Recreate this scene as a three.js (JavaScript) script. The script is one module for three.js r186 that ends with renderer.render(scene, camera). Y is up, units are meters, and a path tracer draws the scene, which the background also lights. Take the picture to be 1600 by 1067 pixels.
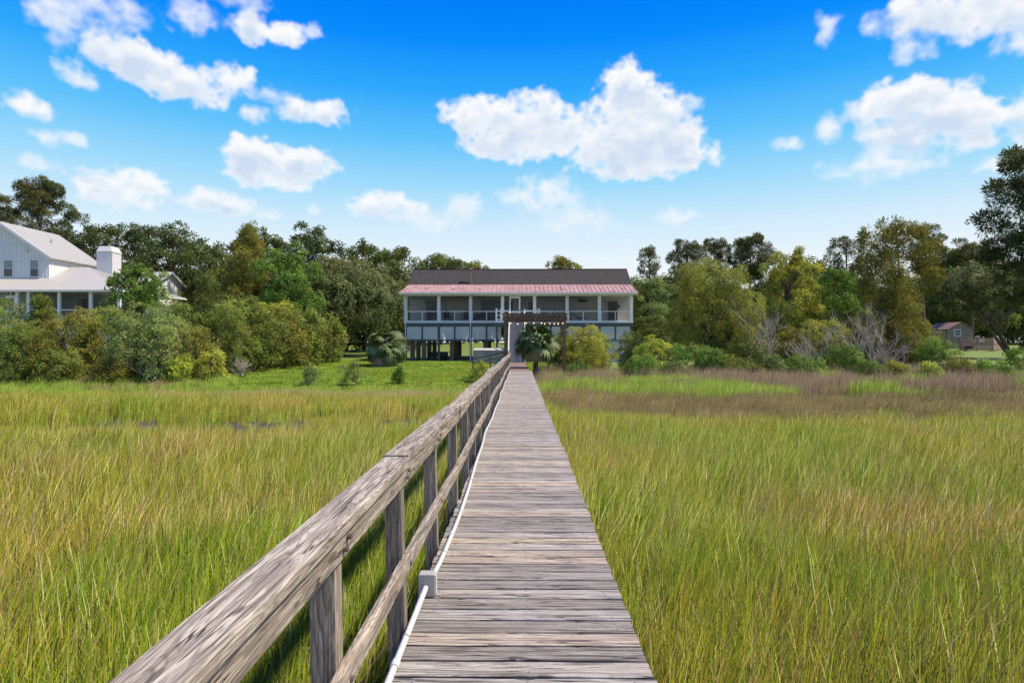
import * as THREE from 'three';
import { mergeGeometries } from 'three/addons/utils/BufferGeometryUtils.js';

// ------------------------------------------------------------------ helpers
const rng = (a) => () => { a |= 0; a = (a + 0x6d2b79f5) | 0; let t = Math.imul(a ^ (a >>> 15), 1 | a); t = (t + Math.imul(t ^ (t >>> 7), 61 | t)) ^ t; return ((t ^ (t >>> 14)) >>> 0) / 4294967296; };
const clamp = (x, a = 0, b = 1) => Math.min(b, Math.max(a, x));
const lerp = (a, b, t) => a + (b - a) * t;
const ss = (a, b, x) => { const t = clamp((x - a) / (b - a)); return t * t * (3 - 2 * t); };
const h2 = (x, y) => { let h = Math.imul(x, 374761393) ^ Math.imul(y, 668265263); h = Math.imul(h ^ (h >>> 13), 1274126177); return ((h ^ (h >>> 16)) >>> 0) / 4294967296; };
const vn = (x, y) => { const ix = Math.floor(x), iy = Math.floor(y); let fx = x - ix, fy = y - iy; fx = fx * fx * (3 - 2 * fx); fy = fy * fy * (3 - 2 * fy); return lerp(lerp(h2(ix, iy), h2(ix + 1, iy), fx), lerp(h2(ix, iy + 1), h2(ix + 1, iy + 1), fx), fy); };
const fbm = (x, y, o = 4) => { let s = 0, a = 0.5, n = 0; for (let i = 0; i < o; i++) { s += a * vn(x, y); n += a; a *= 0.5; x = x * 2.03 + 17.3; y = y * 2.03 + 9.1; } return s / n; };
const V = (x, y, z) => new THREE.Vector3(x, y, z);

// ------------------------------------------------------------------ camera, sky, sun, exposure
const EYE = 2.79, F = 970, VX = 814, VY = 537;            // eye height above the marsh; focal length and vanishing point measured on the photograph
const scene = new THREE.Scene();
const camera = new THREE.PerspectiveCamera(57.62, 1.5, 0.05, 3000);
camera.position.set(0, EYE, 0);
camera.rotation.set(0.0036, 0.01443, 0, 'YXZ');
const renderer = new THREE.WebGLRenderer({ antialias: true });
renderer.setSize(1024, 682);
renderer.toneMapping = THREE.LinearToneMapping;
const EXPOSURE = 1.6;
renderer.toneMappingExposure = EXPOSURE;
renderer.shadowMap.enabled = true;

const sun = new THREE.DirectionalLight(new THREE.Color(1, 0.88, 0.68), 4.0);
const sunDir = V(0.5, 0.75, 0.05).normalize();
sun.position.copy(sunDir).multiplyScalar(150).add(V(0, 0, -40));
sun.target.position.set(0, 0, -40);
sun.castShadow = true;
sun.shadow.radius = 8;
sun.shadow.mapSize.set(4096, 4096);
Object.assign(sun.shadow.camera, { left: -120, right: 120, top: 100, bottom: -100, near: 1, far: 400 });
scene.add(sun, sun.target);

function makeSky() {
  const W = 4096, H = 2048, data = new Float32Array(W * H * 4);
  const lin = (c) => { c /= 255; return c <= 0.04045 ? c / 12.92 : ((c + 0.055) / 1.055) ** 2.4; };
  const stops = [[0, 244, 248, 251], [4, 241, 248, 252], [7, 236, 246, 252], [10, 214, 237, 252], [14, 162, 220, 252], [18, 100, 196, 252], [22, 46, 168, 252], [26, 8, 140, 252], [30, 2, 122, 246], [45, 4, 100, 220], [90, 10, 88, 196]].map(([e, ...c]) => [e, c.map((x) => lin(x) / EXPOSURE)]);
  const air = (e) => { let i = 0; while (i < stops.length - 2 && e > stops[i + 1][0]) i++; const t = clamp((e - stops[i][0]) / (stops[i + 1][0] - stops[i][0])), A = stops[i][1], B = stops[i + 1][1]; return [0, 1, 2].map((k) => lerp(A[k], B[k], t)); };
  // cumulus puffs: pixel box of the photograph (x0, x1, y0, y1, opacity) turned into azimuth and elevation
  const puffs = [];
  const D = 180 / Math.PI;
  const add = (x0, x1, y0, y1, w = 1) => {
    const cx = (x0 + x1) / 2, cy = (y0 + y1) / 2, az = Math.atan((cx - VX) / F);
    const el = Math.atan(((VY - cy) / F) * Math.cos(az));
    const k = Math.cos(az) ** 2;
    puffs.push([az * D, el * D, ((x1 - x0) / 2 / F) * D * k * 1.04, ((y1 - y0) / 2 / F) * D * Math.cos(az) * 1.1, w]);
  };
  [[30, 130, -10, 40, 0.6], [100, 225, -12, 42, 0.75], [55, 112, 28, 72, 0.45], [245, 340, -8, 42, 0.7], [330, 425, -20, 10, 0.6],
    [115, 200, 50, 100, 0.95], [165, 245, 66, 130], [215, 290, 85, 150], [265, 345, 105, 166], [325, 390, 100, 155], [390, 460, 133, 162, 0.7],
    [355, 420, 20, 64], [395, 478, 38, 70], [470, 500, 40, 60, 0.5], [70, 140, 94, 132, 0.85], [425, 548, 156, 194, 0.95], [367, 420, 166, 197, 0.8],
    [-20, 72, 146, 180, 0.85], [38, 95, 200, 230, 0.75], [95, 130, 208, 226, 0.4], [22, 84, 236, 268, 0.7], [105, 162, 254, 270, 0.45],
    [108, 255, 268, 328], [345, 440, 218, 262], [400, 527, 232, 278], [350, 490, 252, 298], [273, 398, 298, 334, 0.85], [398, 440, 326, 346, 0.5], [540, 658, 303, 345, 0.9], [690, 752, 305, 345, 0.6], [608, 735, 328, 364, 0.6], [475, 505, 318, 334, 0.4],
    [690, 800, 158, 204], [780, 885, 152, 206], [720, 880, 185, 250], [850, 1010, 180, 250], [935, 1025, 108, 178], [960, 1085, 150, 215], [985, 1090, 180, 248], [895, 1112, 230, 280], [1065, 1100, 150, 182, 0.55],
    [780, 905, 278, 330, 0.6], [810, 962, 318, 372, 0.5], [1018, 1088, 330, 354, 0.55],
    [1325, 1460, 140, 200], [1400, 1530, 140, 225], [1460, 1568, 165, 240], [1340, 1470, 190, 240, 0.8], [1275, 1480, 236, 286, 0.75], [1268, 1312, 186, 228, 0.6], [1203, 1252, 218, 240, 0.55], [1305, 1340, 165, 195, 0.6],
    [1345, 1400, 22, 56, 0.6], [1380, 1500, -12, 58], [1460, 1640, -25, 62], [1388, 1452, 62, 108, 0.6], [1540, 1640, 55, 95, 0.7], [1270, 1310, 32, 70, 0.6], [1568, 1640, 160, 240, 0.8], [1512, 1592, 250, 272, 0.55],
  ].forEach((c) => add(...c));
  const r = rng(77);
  for (let i = 0; i < 46; i++) {            // the same sky goes on outside the frame
    const az = 46 + r() * 268, el = i < 30 ? 6 + r() * 26 : 33 + r() * 40, s = 2 + r() * 5;
    const n = 2 + Math.floor(r() * 4);
    for (let k = 0; k < n; k++) puffs.push([(az > 180 ? az - 360 : az) + (r() - 0.5) * s * 2.4, el + (r() - 0.5) * s * 0.6, s * (0.6 + r() * 0.6), s * (0.28 + r() * 0.25), 0.6 + r() * 0.4]);
  }
  for (let i = 0; i < 8; i++) { const s = 3 + r() * 4; puffs.push([-40 + r() * 80, 34 + r() * 14, s, s * 0.45, 0.8]); }
  const field = (list, a, e) => { let keep = 1, op = 0, wsum = 1e-6; for (const p of list) { const dx = (a - p[0]) / p[2], de = (e - p[1]) / (e < p[1] ? p[3] * 0.8 : p[3] * 1.08), q = dx * dx + de * de; if (q < 1.7) { const c = Math.max(0, 1 - q * 0.6); keep *= 1 - c; op += c * p[4]; wsum += c; } } return [1 - keep, op / wsum]; };
  const below = air(0).map((c) => c * 0.55);
  for (let row = 0; row < H; row++) {
    const el = ((row + 0.5) / H - 0.5) * 180, base = el < 0 ? below : air(el);
    const list = el < -1 ? [] : puffs.filter((p) => Math.abs(p[1] - el) < p[3] * 1.6 + 2.2);
    for (let col = 0; col < W; col++) {
      const o = (row * W + col) * 4;
      let az = ((col + 0.5) / W) * 360 - 180 + 90; if (az > 180) az -= 360;
      let c = base;
      const near = list.length ? list.filter((p) => Math.abs(p[0] - az) < p[2] * 1.4 + 1.5) : list;
      if (near.length) {
        const wa = az + (fbm(az * 0.9, el * 0.9 + 40, 3) - 0.5) * 1.3, we = el + (fbm(az * 0.9 + 91, el * 0.9, 3) - 0.5) * 1.0;
        const [f, op] = field(near, wa, we);
        if (f > 0.02) {
          const n = fbm(az * 0.8 + 5, el * 1.05 + 3, 5), billow = 1 - Math.abs(fbm(az * 1.3 + 50, el * 1.6, 2) - 0.5) * 3.0;
          const d = f + (n - 0.5) * 1.15 + (billow - 0.4) * 0.2;
          let alpha = op < 0.78 ? ss(0.2, 1.5, d) * lerp(0.75, 1, op) : ss(0.2, lerp(1.3, 0.9, (op - 0.78) / 0.22), d);
          const up = field(near, wa, we + 0.9)[0] + (fbm(az * 0.8 + 5, (el + 0.9) * 1.05 + 3, 3) - 0.5) * 0.9;
          const s = clamp(ss(0.3, 1.25, up) * 0.95 + (0.5 - fbm(az * 0.5 + 15, el * 0.8 + 3, 3)) * 0.9) * ss(0.35, 1.0, d) * (op < 0.78 ? 0.25 : 1);
          const veil = ss(14, 5, el) * 0.45;
          c = [0, 1, 2].map((k) => { const lit = [0.96, 0.97, 0.99][k] / EXPOSURE, dim = [0.56, 0.69, 0.88][k] / EXPOSURE; const cl = lerp(lerp(lit, dim, s * 0.85), base[k], veil * 0.6); return lerp(base[k], cl, alpha * (1 - veil * 0.4)); });
        }
      }
      data[o] = c[0]; data[o + 1] = c[1]; data[o + 2] = c[2]; data[o + 3] = 1;
    }
  }
  const t = new THREE.DataTexture(data, W, H, THREE.RGBAFormat, THREE.FloatType);
  t.mapping = THREE.EquirectangularReflectionMapping; t.magFilter = THREE.LinearFilter; t.minFilter = THREE.LinearFilter; t.needsUpdate = true;
  return t;
}
scene.background = makeSky();
scene.environment = scene.background;

// ------------------------------------------------------------------ placing, naming
const X = (px, d) => ((px - VX) / F) * d;
const Y = (py, d) => EYE - ((py - VY) / F) * d;
const taken = new Map(), origins = new WeakMap();
const numbered = (n) => { const k = taken.get(n) ?? 0; taken.set(n, k + 1); return k ? `${n}_${String(k).padStart(3, '0')}` : n; };
function tag(o, label, category, group, kind) { Object.assign(o.userData, { label, category }); if (group) o.userData.group = group; if (kind) o.userData.kind = kind; return o; }
function thing(name, label, category, [x, y, z], group) {
  const o = new THREE.Group(); o.name = numbered(name); o.position.set(x, y, z); origins.set(o, V(x, y, z)); scene.add(o);
  return tag(o, label, category, group);
}
// a part whose geometry is given in world metres
function part(parent, name, geo, m) {
  const g = Array.isArray(geo) ? (geo.length > 1 ? mergeGeometries(geo.map((x) => (x.index ? x.toNonIndexed() : x))) : geo[0]) : geo;
  const at = origins.get(parent); g.translate(-at.x, -at.y, -at.z);
  const o = new THREE.Mesh(g, m); o.name = name; parent.add(o); origins.set(o, at); return o;
}
function piece(parent, name, geo, m, x = 0, y = 0, z = 0) { const o = new THREE.Mesh(geo, m); o.name = name; o.position.set(x, y, z); parent.add(o); return o; }
const M = (r, g, b, rough = 0.85, more = {}) => new THREE.MeshStandardMaterial({ color: new THREE.Color().setRGB(r, g, b), roughness: rough, side: THREE.DoubleSide, ...more });
// box from ranges, uv in metres
function bx(x0, x1, y0, y1, z0, z1) {
  const g = new THREE.BoxGeometry(x1 - x0, y1 - y0, z1 - z0).translate((x0 + x1) / 2, (y0 + y1) / 2, (z0 + z1) / 2);
  return boxUV(g);
}
function boxUV(g, ou = 0, ov = 0, axis = null) {
  const p = g.attributes.position, n = g.attributes.normal, uv = new Float32Array(p.count * 2);
  for (let i = 0; i < p.count; i++) {
    const P = [p.getX(i), p.getY(i), p.getZ(i)], N = [Math.abs(n.getX(i)), Math.abs(n.getY(i)), Math.abs(n.getZ(i))];
    let a = N[0] > N[1] && N[0] > N[2] ? [2, 1] : N[1] > N[2] ? [0, 2] : [0, 1];
    if (axis !== null) { const k = N.indexOf(Math.max(...N)); const rest = [0, 1, 2].filter((q) => q !== k && q !== axis); a = k === axis ? rest : [axis, rest[0]]; }
    uv[i * 2] = P[a[0]] + ou; uv[i * 2 + 1] = P[a[1]] + ov;
  }
  g.setAttribute('uv', new THREE.BufferAttribute(uv, 2)); return g;
}
function quad(a, b, c, d) {          // flat four-cornered sheet
  const g = new THREE.BufferGeometry();
  g.setAttribute('position', new THREE.Float32BufferAttribute([...a, ...b, ...c, ...a, ...c, ...d], 3)); g.computeVertexNormals(); return boxUV(g);
}
function slab(pts, t) {              // polygon with thickness t straight down
  const pos = [], P = (p) => pos.push(p[0], p[1], p[2]), L = pts.map((p) => [p[0], p[1] - t, p[2]]);
  for (let i = 1; i < pts.length - 1; i++) { P(pts[0]); P(pts[i]); P(pts[i + 1]); P(L[0]); P(L[i + 1]); P(L[i]); }
  for (let i = 0; i < pts.length; i++) { const j = (i + 1) % pts.length; P(pts[i]); P(L[i]); P(L[j]); P(pts[i]); P(L[j]); P(pts[j]); }
  const g = new THREE.BufferGeometry(); g.setAttribute('position', new THREE.Float32BufferAttribute(pos, 3)); g.computeVertexNormals(); return boxUV(g);
}
function beam(a, b, w, h) {          // square bar between two points
  const d = b.clone().sub(a), g = new THREE.BoxGeometry(w, h, d.length());
  const m = new THREE.Matrix4().lookAt(V(0, 0, 0), d, Math.abs(d.y) > 0.99 * d.length() ? V(0, 0, 1) : V(0, 1, 0)); g.applyMatrix4(m); g.translate((a.x + b.x) / 2, (a.y + b.y) / 2, (a.z + b.z) / 2); return boxUV(g);
}
function limb(pts, r0, r1, sides = 6) {    // tapered round limb along points
  const pos = [], idx = [], nrm = [], uv = []; let prev = V(1, 0, 0);
  pts.forEach((p, i) => {
    const t = pts[Math.min(i + 1, pts.length - 1)].clone().sub(pts[Math.max(i - 1, 0)]).normalize();
    const n = prev.clone().sub(t.clone().multiplyScalar(prev.dot(t))); if (n.lengthSq() < 1e-4) n.set(0, 0, 1).sub(t.clone().multiplyScalar(t.z)); n.normalize(); prev = n; const b = t.clone().cross(n);
    const r = lerp(r0, r1, i / (pts.length - 1));
    for (let k = 0; k <= sides; k++) { const a = (k / sides) * Math.PI * 2, q = n.clone().multiplyScalar(Math.cos(a)).addScaledVector(b, Math.sin(a)); pos.push(p.x + q.x * r, p.y + q.y * r, p.z + q.z * r); nrm.push(q.x, q.y, q.z); uv.push(k / sides, i * 0.5); }
    if (i) for (let k = 0; k < sides; k++) { const A = (i - 1) * (sides + 1) + k, B = A + sides + 1; idx.push(A, A + 1, B, A + 1, B + 1, B); }
  });
  const g = new THREE.BufferGeometry(); g.setAttribute('position', new THREE.Float32BufferAttribute(pos, 3)); g.setAttribute('normal', new THREE.Float32BufferAttribute(nrm, 3)); g.setAttribute('uv', new THREE.Float32BufferAttribute(uv, 2)); g.setIndex(idx); return g;
}

// ------------------------------------------------------------------ procedural textures
function tex(w, h, fn, srgb) {
  const d = new Uint8Array(w * h * 4);
  for (let y = 0; y < h; y++) for (let x = 0; x < w; x++) { const c = fn(x / w, y / h), o = (y * w + x) * 4; for (let k = 0; k < 3; k++) d[o + k] = clamp(typeof c === 'number' ? c : c[k]) * 255; d[o + 3] = 255; }
  const t = new THREE.DataTexture(d, w, h); t.wrapS = t.wrapT = THREE.RepeatWrapping; t.magFilter = THREE.LinearFilter; t.minFilter = THREE.LinearFilter; if (srgb) t.colorSpace = THREE.SRGBColorSpace; t.needsUpdate = true; return t;
}
// weathered timber, grain along u; covers lu by lv metres
function wood(w, h, lu, lv, seed, light, mid, dark, opt = {}) {
  const r = rng(seed), knots = []; for (let i = 0; i < (opt.knots ?? 7); i++) knots.push([r() * lu, r() * lv, 0.007 + r() * 0.01]);
  const height = new Float32Array(w * h), col = new Float32Array(w * h * 3);
  for (let y = 0; y < h; y++) for (let x = 0; x < w; x++) {
    const u = (x / w) * lu, v = (y / h) * lv; let warp = 0, kn = 0;
    for (const k of knots) { const dx = (u - k[0]) / 3.5, dy = v - k[1], q = Math.hypot(dx, dy) / k[2]; if (q < 6) { warp += Math.sign(dy) * k[2] * 0.8 * Math.exp(-q * q * 0.2); kn = Math.max(kn, ss(1.1, 0.6, q)); } }
    const vv = v + warp, field = fbm(u * 0.85 + seed, vv * (opt.board ?? 11), 3);
    const ring = Math.pow(0.5 + 0.5 * Math.sin(field * (opt.rings ?? 150) + vv * 260), 3), fib = fbm(u * 9 + 7, vv * 210, 4), fine = vn(u * 40, vv * 700);
    const stain = ss(0.5, 0.7, fbm(u * 3.2 + 31 + seed, vv * 130, 5)), bleach = ss(0.52, 0.64, fbm(u * 6 + 3, v * 55 + seed, 5));
    const crack = ss(0.03, 0.01, Math.abs(fbm(u * 1.8 + 60, vv * 62, 3) - 0.5)) * ss(0.46, 0.56, vn(u * 2.6 + 5, v * 24)) * (opt.crack ?? 1);
    const dk = clamp(stain * (opt.stain ?? 0.6) * (0.4 + 0.9 * (1 - fib)) + crack + kn * 0.5 + ring * (opt.ringDark ?? 0.4));
    const lt = clamp(0.75 * fib + 0.7 * (fine - 0.4) + bleach * (opt.bleach ?? 0.5)), i = y * w + x;
    for (let k = 0; k < 3; k++) col[i * 3 + k] = lerp(lerp(mid[k], light[k], lt), dark[k], dk);
    height[i] = clamp(0.6 + 0.25 * fib + 0.1 * fine - ring * 0.25 - crack * 0.6 - kn * 0.1);
  }
  const map = tex(w, h, (u, v) => { const i = (Math.round(v * h) * w + Math.round(u * w)) * 3; return [col[i], col[i + 1], col[i + 2]]; }, true);
  const bump = tex(w, h, (u, v) => height[Math.round(v * h) * w + Math.round(u * w)]);
  for (const t of [map, bump]) t.repeat.set(1 / lu, 1 / lv);
  return { map, bump };
}
const woodDeck = wood(2048, 1024, 1.3, 0.64, 11, [0.82, 0.79, 0.75], [0.57, 0.535, 0.50], [0.26, 0.235, 0.225], { stain: 0.7, bleach: 0.25, crack: 0.8, ringDark: 0.18, rings: 70, knots: 4 });
const woodRail = wood(2048, 1024, 2.6, 0.42, 29, [0.74, 0.695, 0.635], [0.49, 0.445, 0.40], [0.26, 0.225, 0.195], { bleach: 0.65, stain: 0.4, knots: 9, ringDark: 0.26, rings: 130, crack: 1 });
const woodMat = (w, r, g, b, bump = 0.0035, rough = 0.85) => new THREE.MeshStandardMaterial({ color: new THREE.Color().setRGB(r, g, b), map: w.map, bumpMap: w.bump, bumpScale: bump, roughness: rough });
const noiseTex = tex(512, 512, (u, v) => { const n = 0.55 + 0.3 * fbm(u * 24, v * 24, 4) + 0.15 * vn(u * 256, v * 256); return [n, n, n]; }, true);
const grainTex = (rep, c, rough = 0.9) => { const t = noiseTex.clone(); t.repeat.set(rep, rep); t.needsUpdate = true; return new THREE.MeshStandardMaterial({ color: new THREE.Color().setRGB(...c), map: t, roughness: rough, side: THREE.DoubleSide }); };

// ------------------------------------------------------------------ ground
const shoreShift = (x) => (fbm(x * 0.09 + 20, 3.3, 3) - 0.5) * 5 + (x > 3 ? 1.0 : 0);
function T(x, z) {
  const d = -z + shoreShift(x) * ss(80, 30, -z);
  return (fbm(x * 0.35, z * 0.35, 3) - 0.5) * 0.16 + ss(31, 41, d) * 0.5 + ss(38, 58, d) * 0.6 + ss(58, 128, d) * 1.95 + (fbm(x * 0.05 + 9, z * 0.05, 2) - 0.5) * 0.3 * ss(36, 60, d);
}
const isLawn = (x, z) => { const d = -z; const left = ss(32.2, 34.2, d + shoreShift(x)) * ss(1.5, -0.5, x); const back = ss(60, 63, d); const right = ss(44, 47, d); return clamp(Math.max(left, back, right * ss(-1, 2, x))); };
{
  const xs = [], zs = [];
  for (let x = -420; x <= 420;) { xs.push(x); x += Math.abs(x + 0.01) < 45 ? 0.75 : Math.abs(x) < 120 ? 3 : 20; }
  for (let z = 30; z >= -700;) { zs.push(z); z -= z > -70 ? 0.75 : z > -150 ? 3 : 25; }
  const pos = [], col = [], uv = [], idx = [], nx = xs.length;
  for (const z of zs) for (const x of xs) {
    pos.push(x, T(x, z), z); uv.push(x / 2, z / 2);
    const n = fbm(x * 0.5, z * 0.5, 4), n2 = fbm(x * 2.1 + 4, z * 2.1, 3), L = isLawn(x, z);
    const bank = ss(30, 34, -z + shoreShift(x));
    const mud = [lerp(0.07, 0.14, n), lerp(0.06, 0.115, n), lerp(0.04, 0.07, n)], soil = [lerp(0.10, 0.17, n2), lerp(0.09, 0.14, n2), lerp(0.05, 0.08, n2)];
    const lawn = [lerp(0.19, 0.32, n * 0.6 + n2 * 0.4), lerp(0.28, 0.4, n2), lerp(0.035, 0.055, n)];
    for (let k = 0; k < 3; k++) col.push(lerp(lerp(mud[k], soil[k], bank), lawn[k], L));
  }
  for (let j = 0; j < zs.length - 1; j++) for (let i = 0; i < nx - 1; i++) { const a = j * nx + i, b = a + nx; idx.push(a, a + 1, b, a + 1, b + 1, b); }
  const g = new THREE.BufferGeometry(); g.setAttribute('position', new THREE.Float32BufferAttribute(pos, 3)); g.setAttribute('color', new THREE.Float32BufferAttribute(col, 3)); g.setAttribute('uv', new THREE.Float32BufferAttribute(uv, 2)); g.setIndex(idx); g.computeVertexNormals();
  const m = new THREE.MeshStandardMaterial({ vertexColors: true, map: noiseTex, roughness: 0.75 });
  const o = new THREE.Mesh(g, m); o.name = 'ground'; tag(o, 'low ground running from marsh mud up to the green lawn', 'ground', null, 'structure'); scene.add(o);
}

// ------------------------------------------------------------------ boardwalk
const DECK = 1.25, END = 34.7, wob = (z, s) => (vn(z * 0.33 + s, s * 7.7) - 0.5) * 2;
const deckX = (z) => wob(z, 2.2) * 0.012;
function plankShape(len, wid, th, r, ou, ov) {
  const prof = [[-wid / 2, -th], [wid / 2, -th], [wid / 2, -0.003], [wid / 2 - 0.003, 0], [0, -0.002], [-wid / 2 + 0.003, 0], [-wid / 2, -0.003]];
  const pos = [], uv = [], n = 4, m = prof.length;
  const ring = []; for (let s = 0; s <= n; s++) { const j = [(r() - 0.5) * 0.003, (r() - 0.5) * 0.006]; ring.push(prof.map(([z, y]) => [(s / n - 0.5) * len, y + (s % 2 ? j[0] : 0), z + j[1] + (Math.abs(z) > wid * 0.4 ? (r() - 0.5) * 0.003 : 0)])); }
  const push = (p) => { pos.push(...p); uv.push(p[0] + ou, p[2] + p[1] + ov); };
  for (let s = 0; s < n; s++) for (let k = 0; k < m; k++) { const a = ring[s][k], b = ring[s][(k + 1) % m], c = ring[s + 1][(k + 1) % m], d = ring[s + 1][k]; push(a); push(b); push(c); push(a); push(c); push(d); }
  for (const [R, f] of [[ring[0], 1], [ring[n], 0]]) for (let k = 1; k < m - 1; k++) { const t = f ? [R[0], R[k + 1], R[k]] : [R[0], R[k], R[k + 1]]; t.forEach(push); }
  const g = new THREE.BufferGeometry(); g.setAttribute('position', new THREE.Float32BufferAttribute(pos, 3)); g.setAttribute('uv', new THREE.Float32BufferAttribute(uv, 2)); g.computeVertexNormals(); return g;
}
{
  const r = rng(5), bw = thing('boardwalk', 'long grey weathered plank boardwalk crossing the marsh towards the house', 'boardwalk', [0, 0, -0.8]);
  const shapes = []; for (let i = 0; i < 24; i++) shapes.push(plankShape(1.235, 0.1305, 0.038, r, 0.65, 0.08 + (i / 24) * 0.48));
  const tones = [[1, 1, 1], [0.8, 0.79, 0.81], [1.14, 1.12, 1.09], [0.68, 0.67, 0.68], [1.05, 0.96, 0.88], [1.25, 1.15, 0.97], [0.92, 0.94, 0.98]].map((c) => woodMat(woodDeck, ...c.map((q) => q * 0.86), 0.003, 0.8));
  const n = Math.floor((END - 0.8) / 0.148), nails = [];
  for (let i = 0; i < n; i++) {
    const z = -0.8 - (i + 0.5) * 0.148, t = r();
    const o = piece(bw, 'plank', shapes[Math.floor(r() * 24)], tones[t < 0.28 ? 0 : t < 0.45 ? 1 : t < 0.62 ? 2 : t < 0.72 ? 3 : t < 0.84 ? 4 : t < 0.89 ? 5 : 6], deckX(z) + (r() - 0.5) * 0.016, DECK + (r() - 0.5) * 0.004, z + 0.8);
    o.rotation.set((r() - 0.5) * 0.012, (r() < 0.5 ? Math.PI : 0) + (r() - 0.5) * 0.006, (r() - 0.5) * 0.003);
    if (-z < 12) for (const x of [-0.5, 0.03, 0.52]) for (const dz of [-0.035, 0.035]) nails.push(new THREE.CylinderGeometry(0.0045, 0.0045, 0.004, 6).translate(x + (r() - 0.5) * 0.02, DECK + 0.001, z + dz + (r() - 0.5) * 0.012));
  }
  part(bw, 'nail_head', nails, M(0.45, 0.44, 0.43, 0.4, { metalness: 0.6 })).userData.kind = 'stuff';
  const fr = woodMat(woodDeck, 0.42, 0.38, 0.34);
  for (const x of [-0.5, 0, 0.5]) part(bw, 'stringer', boxUV(bx(x - 0.02, x + 0.02, DECK - 0.24, DECK - 0.043, -END, -0.8), 0, 0, 2), fr);
  for (let z = 2.2; z < END; z += 2.5) for (const x of [-0.45, 0.45]) part(bw, 'pile', new THREE.CylinderGeometry(0.075, 0.085, DECK + 0.3, 10).translate(x, (DECK - 0.24) / 2 - 0.15, -z), fr);
  // the far end: an older, redder, narrower stretch up to the foot of the stairs
  const w2 = thing('far_boardwalk', 'short reddish brown plank walk between the long boardwalk and the stairs', 'boardwalk', [-0.3, 0, -END]);
  const red = woodMat(woodDeck, 0.78, 0.56, 0.5), bits = []; for (let z = END + 0.1; z < 50.2; z += 0.2) { const cx = lerp(-0.1, -0.27, (z - END) / 15); bits.push(bx(cx - 0.62, cx + 0.6 + (r() - 0.5) * 0.03, DECK - 0.045, DECK - 0.01 + r() * 0.004, -z - 0.185, -z)); }
  part(w2, 'decking', bits, red).userData.kind = 'stuff';
  for (const x of [-0.55, 0.2]) part(w2, 'stringer', bx(x - 0.03, x + 0.03, DECK - 0.3, DECK - 0.046, -50.3, -END - 0.1), fr);

  // ---- left-hand railing
  const rl = thing('wooden_railing', 'weathered timber railing along the left edge of the boardwalk', 'railing', [-0.68, 0, -0.4]);
  const rt = [[1, 1, 1], [0.9, 0.88, 0.86], [1.06, 1.02, 0.97]].map((c) => woodMat(woodRail, ...c, 0.004, 0.82)), pt = [[0.78, 0.75, 0.72], [0.88, 0.84, 0.8], [0.68, 0.66, 0.64]].map((c) => woodMat(woodRail, ...c, 0.004, 0.85));
  const posts = [1.1, 2.21, 3.38, 4.74, 6.1, 7.35, 8.55, 9.9, 11.1]; while (posts[posts.length - 1] < 44) posts.push(posts[posts.length - 1] + 1.22 + (r() - 0.5) * 0.14);
  posts.splice(posts.length - 1, 1);
  const drift = (d) => -ss(36, 46, d) * 0.2;
  const jx = posts.map((d) => wob(d * 2.1, 5.5) * (d < 5 ? 0.008 : 0.028) + drift(d)), jy = posts.map((d) => wob(d * 2.3, 8.1) * (d < 6 ? 0.006 : 0.022));
  const postMesh = (d, i) => {
    const x0 = -0.655 + jx[i], lean = 0.03 + (i === 2 ? 0.03 : r() * 0.02), top = DECK + 0.878 + jy[i];
    const g = new THREE.BoxGeometry(0.09, top + 0.45, 0.089, 1, 6, 1); g.translate(0, (top + 0.45) / 2 - 0.45, 0); const p = g.attributes.position;
    for (let k = 0; k < p.count; k++) p.setX(k, p.getX(k) + lean * (1 - (p.getY(k) / top)) + 0.0);
    g.computeVertexNormals(); boxUV(g, r() * 2, r() * 0.5, 1); g.translate(x0 - 0.048, 0, -d); part(rl, 'post', g, pt[i % 3]);
  };
  posts.forEach(postMesh);
  // boards between joints: bent strips that follow the posts
  function strip(d0, d1, x0, x1, y0, y1, fx, fy, ch) {
    const n = Math.max(3, Math.ceil((d1 - d0) / 0.3)), prof = [[x0, y0], [x1, y0], [x1, y1 - ch], [x1 - ch, y1], [x0 + ch, y1], [x0, y1 - ch]], pos = [], uv = [], ou = r() * 0.1, ov = 0.05 + r() * 0.4, m = prof.length, R = [];
    for (let s = 0; s <= n; s++) { const d = lerp(d0, d1, s / n), a = fx(d), b = fy(d), q = (vn(d * 3.1, x0 * 9 + y0) - 0.5) * 0.006; R.push(prof.map(([x, y], k) => [x + a + (k > 1 && k < 4 ? q : 0), y + b, -d])); }
    let run = [0]; for (let k = 1; k <= m; k++) run.push(run[k - 1] + Math.hypot(prof[k % m][0] - prof[k - 1][0], prof[k % m][1] - prof[k - 1][1]));
    const push = (p, k) => { pos.push(...p); uv.push(-p[2] - d0 + ou, run[k] + ov); };
    for (let s = 0; s < n; s++) for (let k = 0; k < m; k++) { const a = R[s][k], b = R[s][(k + 1) % m], c = R[s + 1][(k + 1) % m], e = R[s + 1][k]; push(a, k); push(b, k + 1); push(c, k + 1); push(a, k); push(c, k + 1); push(e, k); }
    for (const [Q, f] of [[R[0], 0], [R[n], 1]]) for (let k = 1; k < m - 1; k++) (f ? [0, k + 1, k] : [0, k, k + 1]).forEach((i) => push(Q[i], i));
    const g = new THREE.BufferGeometry(); g.setAttribute('position', new THREE.Float32BufferAttribute(pos, 3)); g.setAttribute('uv', new THREE.Float32BufferAttribute(uv, 2)); g.computeVertexNormals(); return g;
  }
  const along = (A) => (d) => { let i = 0; while (i < posts.length - 2 && d > posts[i + 1]) i++; const t = clamp((d - posts[i]) / (posts[i + 1] - posts[i])); return lerp(A[i], A[i + 1], t * t * (3 - 2 * t)); };
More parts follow.
